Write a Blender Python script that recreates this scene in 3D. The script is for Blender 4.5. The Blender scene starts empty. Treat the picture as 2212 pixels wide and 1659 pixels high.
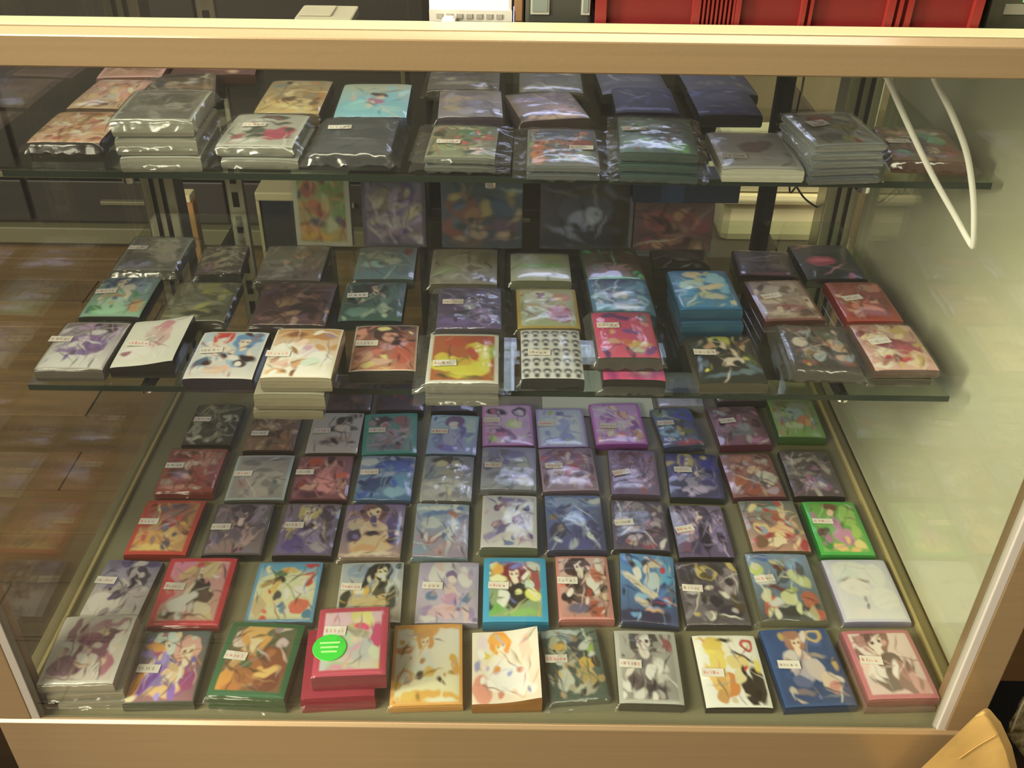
import bpy, bmesh, math, random
import numpy as np
from mathutils import Matrix, Vector
sc = bpy.context.scene
COL = sc.collection
rnd = random.Random(7)
W, H = 2212, 1659

# ------------------------------------------------------------------ camera
FPX = 2095.0
CAMH = 0.73
CR = Vector((0.99991858, 0.00659326, 0.01092485))
CU = Vector((-0.01273957, 0.56451611, 0.82532373))
CF = Vector((0.00072568, 0.82539571, -0.56455415))
cd = bpy.data.cameras.new('camera'); cam = bpy.data.objects.new('camera', cd); COL.objects.link(cam)
cd.sensor_width = 36.0; cd.lens = FPX / W * 36.0; cd.clip_start = 0.02; cd.clip_end = 60
cam.matrix_world = Matrix(((CR.x, CU.x, -CF.x, 0), (CR.y, CU.y, -CF.y, 0), (CR.z, CU.z, -CF.z, CAMH), (0, 0, 0, 1)))
sc.camera = cam

def ray(px, py):
    return CR * (px - W / 2) - CU * (py - H / 2) + CF * FPX
def atz(px, py, z):                     # the point of a horizontal surface seen at a pixel
    d = ray(px, py); return d * ((z - CAMH) / d.z) + Vector((0, 0, CAMH))
def aty(px, py, y):                     # the point of an upright plane seen at a pixel
    d = ray(px, py); return d * (y / d.y) + Vector((0, 0, CAMH))

# ------------------------------------------------------------------ world, lamps, exposure
wd = bpy.data.worlds.new('room_light'); sc.world = wd; wd.use_nodes = True
wd.node_tree.nodes['Background'].inputs[0].default_value = (1.0, 0.86, 0.66, 1)
wd.node_tree.nodes['Background'].inputs[1].default_value = 0.16
def area(name, loc, target, sx, sy, power, color):
    l = bpy.data.lights.new(name, 'AREA'); l.shape = 'RECTANGLE'; l.size = sx; l.size_y = sy; l.energy = power; l.color = color
    o = bpy.data.objects.new(name, l); COL.objects.link(o); o.location = loc
    o.rotation_euler = (Vector(target) - Vector(loc)).to_track_quat('-Z', 'Y').to_euler()
    return o
area('ceiling_light_front', (-1.75, -0.72, 2.25), (0.1, 0.7, 0.2), 1.3, 0.55, 80, (1.0, 0.92, 0.77))
area('ceiling_light_over', (-0.35, 0.18, 2.5), (-0.3, 0.45, 0.2), 2.6, 0.30, 40, (1.0, 0.93, 0.80))
area('ceiling_light_far', (-2.6, -3.0, 2.4), (0.1, 0.6, 0.4), 2.4, 0.6, 120, (1.0, 0.92, 0.78))
area('left_board_light', (-2.7, -0.46, 1.15), (0.3, 0.7, 0.25), 0.45, 1.2, 130, (1.0, 0.94, 0.80))  # added low light from the left for the board; no shopfront is known
area('tub_fill_light', (0.86, 0.98, 0.55), (0.33, 1.22, 0.2), 0.2, 0.2, 4.5, (1.0, 0.92, 0.76))  # added light to brighten the cream tub; no lamp is known there
area('screen_glow', (0.14, 1.75, 0.93), (0.1, 0.8, 0.05), 0.42, 0.17, 2.3, (0.55, 0.58, 1.0))
sc.view_settings.view_transform = 'Standard'; sc.view_settings.look = 'None'
sc.view_settings.gamma = 1.0; sc.view_settings.use_curve_mapping = False
sc.view_settings.exposure = 0.14
sc.cycles.transparent_max_bounces = 24; sc.cycles.max_bounces = 9
sc.cycles.glossy_bounces = 4; sc.cycles.diffuse_bounces = 4
sc.cycles.caustics_reflective = False; sc.cycles.caustics_refractive = False
sc.cycles.sample_clamp_indirect = 4.0

# ------------------------------------------------------------------ helpers
def lin(c):
    return c / 12.92 if c <= 0.04045 else ((c + 0.055) / 1.055) ** 2.4
def hexl(h):
    return tuple(lin(int(h[i:i + 2], 16) / 255.0) for i in (0, 2, 4))
MATS = {}
def mat(key, color=None, rough=0.5, metal=0.0, spec=0.5, bump=0.0, bscale=200.0, coat=0.0, vary=0.0, vscale=(20, 20, 20), color2=None):
    if key in MATS: return MATS[key]
    m = bpy.data.materials.new(key); m.use_nodes = True; MATS[key] = m
    nt = m.node_tree; b = nt.nodes['Principled BSDF']
    c = hexl(color) if isinstance(color, str) else color
    b.inputs['Base Color'].default_value = (*c, 1); b.inputs['Roughness'].default_value = rough
    b.inputs['Metallic'].default_value = metal; b.inputs['Specular IOR Level'].default_value = spec
    if coat: b.inputs['Coat Weight'].default_value = coat; b.inputs['Coat Roughness'].default_value = 0.12
    if vary or bump:
        tc = nt.nodes.new('ShaderNodeTexCoord'); mp = nt.nodes.new('ShaderNodeMapping'); nt.links.new(tc.outputs['Object'], mp.inputs[0])
    if vary:
        mp.inputs['Scale'].default_value = vscale
        n = nt.nodes.new('ShaderNodeTexNoise'); n.inputs['Scale'].default_value = 1.0; n.inputs['Detail'].default_value = 5
        nt.links.new(mp.outputs[0], n.inputs['Vector'])
        r = nt.nodes.new('ShaderNodeValToRGB'); nt.links.new(n.outputs[0], r.inputs[0])
        c2 = hexl(color2) if color2 else tuple(x * (1 - vary) for x in c)
        r.color_ramp.elements[0].color = (*c2, 1); r.color_ramp.elements[1].color = (*c, 1)
        r.color_ramp.elements[0].position = 0.35; r.color_ramp.elements[1].position = 0.65
        nt.links.new(r.outputs[0], b.inputs['Base Color'])
    if bump:
        n2 = nt.nodes.new('ShaderNodeTexNoise'); n2.inputs['Scale'].default_value = bscale; n2.inputs['Detail'].default_value = 2
        nt.links.new(tc.outputs['Object'], n2.inputs['Vector'])
        bp = nt.nodes.new('ShaderNodeBump'); bp.inputs['Strength'].default_value = bump; bp.inputs['Distance'].default_value = 0.002
        nt.links.new(n2.outputs[0], bp.inputs['Height']); nt.links.new(bp.outputs[0], b.inputs['Normal'])
    return m

def clear_mat(key, tint=(0.97, 0.98, 0.95), base=0.04, gain=0.96, rough=0.0, bump=0.0, bscale=60.0, haze=0.0):
    m = bpy.data.materials.new(key); m.use_nodes = True; nt = m.node_tree; N = nt.nodes; N.remove(N['Principled BSDF'])
    out = N['Material Output']
    lw = N.new('ShaderNodeLayerWeight'); lw.inputs['Blend'].default_value = 0.5
    pw = N.new('ShaderNodeMath'); pw.operation = 'POWER'; pw.inputs[1].default_value = 5.0
    nt.links.new(lw.outputs['Facing'], pw.inputs[0])
    ma = N.new('ShaderNodeMath'); ma.operation = 'MULTIPLY_ADD'; ma.inputs[1].default_value = gain; ma.inputs[2].default_value = base
    nt.links.new(pw.outputs[0], ma.inputs[0]); ma.use_clamp = True
    t = N.new('ShaderNodeBsdfTransparent'); t.inputs[0].default_value = (*tint, 1)
    g = N.new('ShaderNodeBsdfGlossy'); g.inputs['Roughness'].default_value = rough
    if bump:
        tc = N.new('ShaderNodeTexCoord'); n2 = N.new('ShaderNodeTexNoise'); n2.inputs['Scale'].default_value = bscale; n2.inputs['Detail'].default_value = 1.5
        nt.links.new(tc.outputs['Object'], n2.inputs['Vector'])
        bp = N.new('ShaderNodeBump'); bp.inputs['Strength'].default_value = bump; bp.inputs['Distance'].default_value = 0.004
        nt.links.new(n2.outputs[0], bp.inputs['Height']); nt.links.new(bp.outputs[0], g.inputs['Normal'])
    mx = N.new('ShaderNodeMixShader'); nt.links.new(ma.outputs[0], mx.inputs[0]); nt.links.new(t.outputs[0], mx.inputs[1]); nt.links.new(g.outputs[0], mx.inputs[2])
    last = mx
    if haze:
        df = N.new('ShaderNodeBsdfDiffuse'); df.inputs[0].default_value = (0.8, 0.8, 0.75, 1)
        m2 = N.new('ShaderNodeMixShader'); m2.inputs[0].default_value = haze
        nt.links.new(mx.outputs[0], m2.inputs[1]); nt.links.new(df.outputs[0], m2.inputs[2]); last = m2
    nt.links.new(last.outputs[0], out.inputs[0])
    return m

def tag(o, label=None, cat=None, group=None, kind=None):
    if label: o['label'] = label
    if cat: o['category'] = cat
    if group: o['group'] = group
    if kind: o['kind'] = kind
    return o
def link_mesh(name, me, m, parent=None):
    o = bpy.data.objects.new(name, me); COL.objects.link(o)
    if m: me.materials.append(m)
    if parent: o.parent = parent
    return o
def empty(name, loc=(0, 0, 0), rot=(0, 0, 0)):
    o = bpy.data.objects.new(name, None); COL.objects.link(o); o.location = loc; o.rotation_euler = rot
    o.empty_display_size = 0.02; return o

class MB:
    def __init__(s): s.v = []; s.f = []
    def box(s, x0, x1, y0, y1, z0, z1, b=0.0):
        bm = bmesh.new(); bmesh.ops.create_cube(bm, size=1.0)
        for v in bm.verts:
            v.co = Vector(((x0 + x1) / 2 + v.co.x * (x1 - x0), (y0 + y1) / 2 + v.co.y * (y1 - y0), (z0 + z1) / 2 + v.co.z * (z1 - z0)))
        if b: bmesh.ops.bevel(bm, geom=bm.edges[:], offset=b, segments=2, profile=0.6, affect='EDGES')
        s.add_bm(bm); return s
    def add_bm(s, bm, M=None):
        k = len(s.v); bm.verts.index_update()
        for v in bm.verts: s.v.append(tuple(M @ v.co if M else v.co))
        for f in bm.faces: s.f.append([k + v.index for v in f.verts])
        bm.free()
    def tube(s, pts, r, seg=8):
        k = len(s.v); n = len(pts); pts = [Vector(p) for p in pts]; prev = Vector((0, 1, 0.1))
        for i, p in enumerate(pts):
            t = (pts[min(i + 1, n - 1)] - pts[max(i - 1, 0)]).normalized()
            a = (prev - t * prev.dot(t)).normalized(); prev = a; c = t.cross(a)
            rr = r if not isinstance(r, (list, tuple)) else r[i]
            for q in range(seg):
                an = 2 * math.pi * q / seg; s.v.append(tuple(p + (a * math.cos(an) + c * math.sin(an)) * rr))
        for i in range(n - 1):
            for q in range(seg):
                s.f.append([k + i * seg + q, k + i * seg + (q + 1) % seg, k + (i + 1) * seg + (q + 1) % seg, k + (i + 1) * seg + q])
        s.f.append([k + q for q in range(seg)][::-1]); s.f.append([k + (n - 1) * seg + q for q in range(seg)])
        return s
    def prism(s, poly, axis, a0, a1):        # poly in the two other axes (cyclic order y,z / x,z / x,y)
        k = len(s.v); n = len(poly)
        for a in (a0, a1):
            for p, q in poly:
                s.v.append((a, p, q) if axis == 'x' else ((p, a, q) if axis == 'y' else (p, q, a)))
        s.f.append([k + i for i in range(n)][::-1]); s.f.append([k + n + i for i in range(n)])
        for i in range(n): s.f.append([k + i, k + (i + 1) % n, k + n + (i + 1) % n, k + n + i])
        return s
    def lathe(s, prof, seg=24, c=(0, 0, 0)):
        k = len(s.v); n = len(prof)
        for r, z in prof:
            for q in range(seg):
                a = 2 * math.pi * q / seg; s.v.append((c[0] + r * math.cos(a), c[1] + r * math.sin(a), c[2] + z))
        for i in range(n - 1):
            for q in range(seg):
                s.f.append([k + i * seg + q, k + i * seg + (q + 1) % seg, k + (i + 1) * seg + (q + 1) % seg, k + (i + 1) * seg + q])
        s.f.append([k + q for q in range(seg)][::-1]); s.f.append([k + (n - 1) * seg + q for q in range(seg)])
        return s
    def build(s, name, m, parent=None, smooth=False):
        me = bpy.data.meshes.new(name); me.from_pydata(s.v, [], s.f); me.update()
        bm = bmesh.new(); bm.from_mesh(me); bmesh.ops.recalc_face_normals(bm, faces=bm.faces[:]); bm.to_mesh(me); bm.free()
        if smooth:
            for p in me.polygons: p.use_smooth = True
        return link_mesh(name, me, m, parent)
def struct(name, mb, m):
    return tag(mb.build(name, m), kind='structure')

# ------------------------------------------------------------------ dimensions of the case
YF = 0.531; YB = 1.085; XL = -0.422; XR = 0.392
ZTOP = 0.588; Z_MID = 0.24; Z_TOPSHELF = 0.415; FLOOR = -0.55
gold = mat('champagne_aluminium', '98805a', rough=0.38, metal=0.4, coat=0.5, vary=0.06, vscale=(4, 300, 300), bump=0.03, bscale=400)
alu = mat('satin_aluminium', 'b9b4a0', rough=0.32, metal=0.85)
grey_strip = mat('grey_glazing_strip', 'a9a294', rough=0.5)
black_metal = mat('black_metal', '17171a', rough=0.4, metal=0.3)
deck_m = mat('cream_deck', '878368', rough=0.45, vary=0.10, vscale=(6, 6, 6))
glass = clear_mat('clear_glass', tint=(0.965, 0.975, 0.93), haze=.003)
shelf_glass = clear_mat('shelf_glass', tint=(0.90, 0.95, 0.88), base=0.05)
side_glass = clear_mat('side_glass', tint=(0.955, 0.965, 0.93), base=0.06, gain=0.94)
glass_edge = mat('green_glass_edge', '2a352c', rough=0.15)
film_m = clear_mat('clear_film', tint=(0.97, 0.97, 0.96), base=0.035, gain=0.35, rough=0.13, bump=0.45, bscale=40, haze=0.015)
film_thick = clear_mat('thick_clear_film', tint=(0.93, 0.94, 0.93), base=0.08, gain=0.45, rough=0.14, bump=0.7, bscale=50, haze=0.04)

# ------------------------------------------------------------------ setting
wood = [mat('oak_floor_%d' % i, c, rough=0.5, vary=0.3, vscale=(3, 45, 10), color2=c2) for i, (c, c2) in enumerate((('6b5230', '553f24'), ('614a2a', '4d3a20'), ('735833', '5c4628')))]
fl = struct('floor', MB().box(-3.2, 2.4, -0.6, 4.2, FLOOR - 0.05, FLOOR - 0.008), mat('floor_gap', '3a2a16', rough=0.7))
for r in range(24):
    y0 = -0.15 + r * 0.125
    off = rnd.uniform(0, 0.7)
    x = -2.5 - off
    while x < -0.3:
        ln = 0.92
        MB().box(x + .002, x + ln - .002, y0 + .0015, y0 + .1235, FLOOR - 0.01, FLOOR + rnd.uniform(-.0006, .0006), 0.001).build('plank', wood[rnd.randrange(3)], fl)
        x += ln
struct('wall_back', MB().box(-3.2, 2.4, 4.2, 4.3, FLOOR, 3.0), mat('dim_wall', '4a4234', rough=0.8))
# dark cabinet across the aisle, behind the case on the left
cab = tag(empty('cabinet', (-0.7, 2.55, FLOOR)), 'dark wooden cabinet with pale rails standing behind the display case', 'cabinet')
dark_wood = mat('dark_cabinet', '1e1812', rough=0.5, vary=0.3, vscale=(3, 3, 40))
rail_m = mat('pale_rail', '5c5742', rough=0.45)
MB().box(-1.25, 1.6, 0.02, 0.5, 0.0, 0.95).build('carcass', dark_wood, cab)
MB().box(-1.25, 1.6, -0.02, 0.02, 0.02, 0.07, .004).build('plinth', rail_m, cab)
MB().box(-1.25, 1.6, -0.006, 0.02, 0.215, 0.232, .003).build('rail', rail_m, cab)
for i in range(5):
    x = -1.23 + i * 0.566
    d = MB().box(x, x + .55, 0.0, 0.02, 0.08, 0.205, .004).build('drawer', dark_wood, cab)
    MB().box(x + .2, x + .35, -0.018, 0.0, 0.14, 0.152, .003).build('handle', rail_m, d)
    dd = MB().box(x, x + .55, 0.0, 0.02, 0.24, 0.93, .004).build('door', dark_wood, cab)
    MB().box(x + .5, x + .512, -0.016, 0.0, 0.45, 0.6, .003).build('handle', rail_m, dd)

# added rack, out of view, blocking left light from the back of the board
rack = tag(empty('blocker_rack', (-1.05, 0.35, FLOOR)), 'tall added rack left of the display case, out of view, blocking light', 'rack')
for x in (-.30, .28): MB().box(x, x + .02, 0, .44, 0, 1.75, .002).build('side_board', mat('rack_wood', '5a4226', rough=.55, vary=.2, vscale=(4, 40, 4)), rack)
for z in (.08, .5, .92, 1.34, 1.70): MB().box(-.28, .28, .0, .43, z, z + .02, .002).build('shelf_board', mat('rack_wood'), rack)
MB().box(-.28, .28, .43, .44, 0, 1.75).build('back_board', mat('rack_wood'), rack)

# ------------------------------------------------------------------ the display case
case = tag(empty('display_case', (0, YF, 0)), 'glass display case with champagne aluminium frame and two glass shelves', 'display case')
def cpart(name, mb, m, smooth=False, parent=None):
    o = mb.build(name, m, parent, smooth)
    if parent is None:
        o.parent = case; o.matrix_parent_inverse = Matrix.Translation((0, -YF, 0))
    return o
XO0, XO1 = -0.444, 0.412
# top front rail: rounded nose profile (y, z)
def rail_profile(y0, y1, z0, z1, r):
    return [(y1, z0), (y1, z1), (y0 + r + .0006, z1), (y0 + r, z1 - .0002), (y0 + .0003, z1 - r), (y0, z1 - r - .0008), (y0, z0 + .001), (y0 + .001, z0)]
cpart('top_rail', MB().prism(rail_profile(YF, YF + .022, .5715, ZTOP + .0045, .0036), 'x', XO0, XO1), gold)
cpart('top_strip', MB().box(XO0, XO1, YF + .0046, YF + .0215, ZTOP + .0045, ZTOP + .0052, .0003), mat('pale_cream_strip', 'cfc898', rough=.4))
cpart('bottom_rail', MB().prism(rail_profile(YF - .002, YF + .0028, -.12, .0055, .0026), 'x', XO0, XO1), gold)
cpart('base_panel', MB().box(XO0, XO1, YF + .004, YB + .03, FLOOR + .1, -.12), mat('case_base', '8b7350', rough=.5))
cpart('kick_plate', MB().box(XO0 + .02, XO1 - .02, YF + .04, YB, FLOOR, FLOOR + .1), black_metal)
for xa, xb, g0, g1 in ((XO0, -.4155, -.4155, -.408), (.3835, XO1, .376, .3835)):
    cpart('front_post', MB().box(xa, xb, YF + .0005, YF + .03, .0, .5715, .001), gold)
    cpart('glazing_strip', MB().box(g0, g1, YF + .001, YF + .010, .0, .5715, .0008), grey_strip)
for xa, xb in ((XO0, -.404), (.372, XO1)):
    p = cpart('back_post', MB().box(xa, xb, YB - .004, YB + .03, -.0, .578, .002), alu)
    MB().box(xa + .012, xa + .016, YB - .0065, YB - .003, .002, .576).build('groove', black_metal, p)
    MB().box(xa + .024, xa + .028, YB - .0065, YB - .003, .002, .576).build('groove', black_metal, p)
for xa, xb in ((XO0, -.4325), (.4025, XO1)):
    cpart('side_rail', MB().box(xa, xb, YF + .03, YB - .004, .5715, ZTOP, .002), gold)
    cpart('side_rail', MB().box(xa, xb, YF + .003, YB - .004, -.12, .0055, .002), mat('olive_channel', '857c5c', rough=.45, metal=.2))
cpart('back_rail', MB().box(-.404, .372, YB, YB + .03, .565, ZTOP, .002), gold)
cpart('deck', MB().box(-.4325, .4025, YF + .003, YB, -.012, 0.0), deck_m)
for xa, xb in ((-.4325, -.4285), (.3985, .4025)):
    cpart('deck_edge_strip', MB().box(xa, xb, YF + .03, YB - .004, 0.0, .006, .001), mat('pale_gold_strip', 'c4b47c', rough=.4, metal=.3))
cpart('front_pane', MB().box(-.4145, .3825, YF + .003, YF + .007, .0004, .574), glass)
cpart('side_pane', MB().box(-.4375, -.4335, YF + .03, YB - .005, .0055, .5715), side_glass)
cpart('side_pane', MB().box(.4035, .4075, YF + .03, YB - .005, .0055, .5715), side_glass)
cpart('top_pane', MB().box(-.4325, .4025, YF + .0225, YB, ZTOP - .005, ZTOP), glass)
for z, y0, sx0, sx1 in ((Z_MID, .706, -.428, .3885), (Z_TOPSHELF, .768, -.4285, .4005)):
    o = cpart('shelf', MB().box(sx0, sx1, y0, 1.068, z - .0055, z), shelf_glass)
    o['label'] = 'glass shelf'
    MB().box(sx0, sx1, y0 - .0008, y0, z - .0055, z).build('polished_edge', glass_edge, o)
    o.children[0].matrix_parent_inverse = o.matrix_world.inverted()
    o.children[0].matrix_parent_inverse = Matrix.Identity(4)
    for x in (-.33, -.02, .30):
        b = cpart('shelf_bracket', MB().prism([(1.074, z - .006), (1.074, z - .05), (1.045, z - .04), (y0 + .02, z - .018), (y0 + .012, z - .006)], 'x', x - .0025, x + .0025), black_metal)
        MB().lathe([(.001, -.004), (.005, -.003), (.005, .003), (.001, .004)], 12, (x, y0 + .014, z - .012)).build('bracket_cap', mat('chrome', 'e8e8e8', rough=.1, metal=1.0), b)
# slotted uprights the brackets hook into
for i, x in enumerate((-.33, -.02, .30)):
    m_ = alu if i == 0 else (mat('grey_upright', '55534b', rough=.4, metal=.6) if i == 1 else black_metal)
    u = cpart('slotted_upright', MB().box(x - .010, x + .010, 1.072, 1.082, 0.0, .575, .001), m_)
    for k in range(19):
        MB().box(x - .0035, x + .0035, 1.0705, 1.0725, .012 + k * .0295, .012 + k * .0295 + .018).build('slot', mat('slot_dark', '0c0b09', rough=.8), u)

# pale board behind the right pane, dark panel further back
tag(MB().box(.4125, .4205, YF + .034, YB - .02, .0062, .568, .001).build('backing_board', mat('cream_board', 'e4e0cc', rough=.55, vary=.05, vscale=(8, 8, 8))), 'cream backing board standing against the right side pane of the case', 'board')
pan = tag(MB().box(.30, .75, 1.40, 1.385, FLOOR, .56, .002).build('wood_panel', mat('olive_panel', '6e6045', rough=.5, vary=.25, vscale=(30, 30, 2))), 'olive brown upright board behind the right back corner of the case', 'panel')
MB().box(.40, .407, 1.392, 1.40, FLOOR, .56).build('groove', mat('panel_groove', '1d1810', rough=.7), pan)
# ------------------------------------------------------------------ printed packs
def paint(spec, nu, nv, seed, gain, aspect):
    """flat print colours on an nu x nv grid; v runs from the back edge (top of the picture) to the front"""
    R = np.random.RandomState(seed)
    u, v = np.meshgrid(np.linspace(0, 1, nu), np.linspace(0, 1, nv))
    ph = R.uniform(0, 6.28, 8); k = R.uniform(5, 17, 8)
    wu = u + .014 * np.sin(k[0] * v + ph[0]) + .012 * np.sin(k[1] * u + k[2] * v + ph[1]) + .008 * np.sin(34 * v + ph[4])
    wv = v + .012 * np.sin(k[3] * u + ph[2]) + .010 * np.sin(k[4] * u - k[5] * v + ph[3]) + .007 * np.sin(38 * u + ph[5])
    img = np.zeros((nv, nu, 3)); pal = []
    border = None; busy = 0
    soft = .9 / nu
    def put(mask, c):
        nonlocal img
        img = img * (1 - mask[..., None]) + np.array(c) * mask[..., None]
    def ell(c, cx, cy, rx, ry, a, x=wu, y=wv):
        ca, sa = math.cos(math.radians(a)), math.sin(math.radians(a))
        dx, dy = x - cx, (y - cy)
        p, q = (dx * ca + dy * sa) / rx, (-dx * sa + dy * ca) / ry
        d = (np.sqrt(p * p + q * q) - 1) * min(rx, ry)
        put(np.clip(.5 - d / (2 * soft), 0, 1), c)
    def rec(c, cx, cy, hx, hy, a, x=wu, y=wv):
        ca, sa = math.cos(math.radians(a)), math.sin(math.radians(a))
        dx, dy = x - cx, y - cy
        p, q = np.abs(dx * ca + dy * sa) - hx, np.abs(-dx * sa + dy * ca) - hy
        put(np.clip(.5 - np.maximum(p, q) / (2 * soft), 0, 1), c)
    for tok in spec.split(';'):
        t = tok.split()
        if not t: continue
        op = t[0]
        if op == 'bg':
            a = np.array(hexl(t[1])); b = np.array(hexl(t[2])) if len(t) > 2 else a
            img = a * (1 - v[..., None]) + b * v[..., None]; pal += [a, b]
        elif op == 'b':
            border = (hexl(t[1]), float(t[2]))
        elif op == 'n':                       # busy small detail in the colours used so far
            busy = int(t[1])
            for i in range(int(t[1])):
                c = pal[R.randint(len(pal))] * R.uniform(.55, 1.35)
                s = R.uniform(.02, .065)
                ell(np.clip(c, 0, 1), R.uniform(.05, .95), R.uniform(.05, .95), s * R.uniform(.8, 2.6), s, R.uniform(0, 180))
        elif op == 'F':                       # a plain figure: hair, face, shoulders
            hair, skin, cloth = hexl(t[1]), hexl(t[2]), hexl(t[3]); cx, cy, s = map(float, t[4:7])
            pal += [np.array(hair), np.array(cloth)]
            ell(hair, cx, cy + .06 * s, .22 * s, .25 * s, 0)
            ell(cloth, cx, cy + .52 * s, .25 * s, .30 * s, 0)
            ell(skin, cx, cy + .24 * s, .07 * s, .10 * s, 0)
            ell(skin, cx - .20 * s, cy + .45 * s, .05 * s, .16 * s, 22); ell(skin, cx + .2 * s, cy + .45 * s, .05 * s, .16 * s, -22)
            ell(skin, cx, cy + .07 * s, .125 * s, .125 * s, 0)
            ell(hair, cx - .04 * s, cy - .04 * s, .15 * s, .065 * s, -12); ell(hair, cx + .13 * s, cy + .05 * s, .035 * s, .14 * s, 8)
            ell(hair, cx - .14 * s, cy + .07 * s, .035 * s, .15 * s, -8)
            ell(tuple(x * .25 for x in hair), cx - .05 * s, cy + .09 * s, .026 * s, .026 * s, 0); ell(tuple(x * .25 for x in hair), cx + .05 * s, cy + .09 * s, .026 * s, .026 * s, 0)
        elif op == 'R':
            c = hexl(t[1]); pal.append(np.array(c)); a = list(map(float, t[2:])); rec(c, a[0], a[1], a[2], a[3], a[4] if len(a) > 4 else 0)
        elif op == 'g':                       # a regular grid of small repeated motifs
            c = hexl(t[1]); n1, n2, r = int(t[2]), int(t[3]), float(t[4])
            for i in range(n1):
                for j in range(n2):
                    cx, cy = (i + .5) / n1, (j + .5) / n2
                    ell(c, cx, cy - r * .3, r, r * .7, 0, u, v); ell((.75, .75, .74), cx, cy, r * .5, r * .35, 0, u, v); ell(c, cx, cy + r * .8, r * .6, r * .5, 0, u, v)
        else:
            c = hexl(t[0]); pal.append(np.array(c)); a = list(map(float, t[1:]))
            ell(c, a[0], a[1], a[2], a[3], a[4] if len(a) > 4 else 0)
    if busy:                                  # fine strokes: strands, folds, outlines
        for i in range(int(busy * 1.3) + 6):
            c = pal[R.randint(len(pal))]
            q = R.rand()
            c = np.clip(c * (R.uniform(.25, .6) if q < .55 else 1) + (R.uniform(.06, .22) if q > .9 else 0), 0, .9)
            ell(c, R.uniform(.04, .96), R.uniform(.04, .96), R.uniform(.03, .12), R.uniform(.006, .014), R.uniform(0, 180))
    if border:
        c, w = border
        e = np.minimum(np.minimum(u, 1 - u), np.minimum(v, 1 - v) * aspect)
        put(np.clip(.5 + (w - e) / (1.6 * soft), 0, 1), c)
    img = img * .9 + .1 * (img @ np.array([.3, .59, .11]))[..., None]
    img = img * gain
    return np.clip(np.where(img < .6, img, .6 + .28 * np.tanh((img - .6) / .28)), 0, .88)

VC = bpy.data.materials.new('glossy_print'); VC.use_nodes = True
def vc_setup(m, rough, bump, coat, bs=42.0):
    nt = m.node_tree; b = nt.nodes['Principled BSDF']; a = nt.nodes.new('ShaderNodeAttribute'); a.attribute_name = 'Col'
    nt.links.new(a.outputs['Color'], b.inputs['Base Color']); b.inputs['Roughness'].default_value = rough
    if coat: b.inputs['Coat Weight'].default_value = coat; b.inputs['Coat Roughness'].default_value = .09
    if bump:
        tc = nt.nodes.new('ShaderNodeTexCoord'); n2 = nt.nodes.new('ShaderNodeTexNoise'); n2.inputs['Scale'].default_value = bs; n2.inputs['Detail'].default_value = 1.0
        oi = nt.nodes.new('ShaderNodeObjectInfo'); ad = nt.nodes.new('ShaderNodeVectorMath'); ad.operation = 'ADD'
        nt.links.new(tc.outputs['Object'], ad.inputs[0]); nt.links.new(oi.outputs['Location'], ad.inputs[1])
        nt.links.new(ad.outputs[0], n2.inputs['Vector'])
        bp = nt.nodes.new('ShaderNodeBump'); bp.inputs['Strength'].default_value = bump; bp.inputs['Distance'].default_value = .006
        nt.links.new(n2.outputs[0], bp.inputs['Height'])
        nt.links.new(bp.outputs[0], b.inputs['Coat Normal' if coat else 'Normal'])
vc_setup(VC, .4, .32, .55, 34.0)
VDULL = bpy.data.materials.new('matt_print'); VDULL.use_nodes = True; vc_setup(VDULL, .62, .2, .06)
VTAG = bpy.data.materials.new('paper_tag_print'); VTAG.use_nodes = True; vc_setup(VTAG, .6, 0, 0)

def color_grid(name, xs, ys, zfun, cols, m, parent, loc=(0, 0, 0), rotz=0):
    nu, nv = len(xs), len(ys)
    X, Y = np.meshgrid(xs, ys)
    Z = zfun(X, Y)
    co = np.stack([X, Y, Z], -1).reshape(-1, 3)
    i = np.arange((nv - 1) * (nu - 1)); r, c = i // (nu - 1), i % (nu - 1)
    a = r * nu + c
    F = np.stack([a, a + nu, a + nu + 1, a + 1], 1)      # ys run from back to front
    me = bpy.data.meshes.new(name); me.from_pydata(co.tolist(), [], F.tolist())
    at = me.color_attributes.new('Col', 'FLOAT_COLOR', 'POINT')
    buf = np.ones((nu * nv, 4), np.float32); buf[:, :3] = cols.reshape(-1, 3); at.data.foreach_set('color', buf.ravel())
    me.polygons.foreach_set('use_smooth', np.ones(len(F), bool)); me.update()
    o = link_mesh(name, me, m, parent); o.location = loc; o.rotation_euler = (0, 0, rotz)
    return o

def side_mat(hx):
    return mat('wrap_' + hx, hx, rough=.3, coat=.5, bump=.35, bscale=90, vary=.3, vscale=(5, 5, 420))

def surf(w, d, h, bow):
    """top surface of a pack: bow = (roll-up of right, roll-up of left, puff, sag of front edge)"""
    def f(X, Y):
        u = np.clip(X / w + .5, -.1, 1.1); t = np.clip(Y / d + .5, -.1, 1.1)
        return h + bow[0] * u ** 2 + bow[1] * (1 - u) ** 2 + bow[2] * 4 * u * (1 - u) * 4 * t * (1 - t) + bow[3] * t ** 2 - .0012 * (np.abs(2 * t - 1) ** 6 + np.abs(2 * u - 1) ** 6)
    return f

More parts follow.
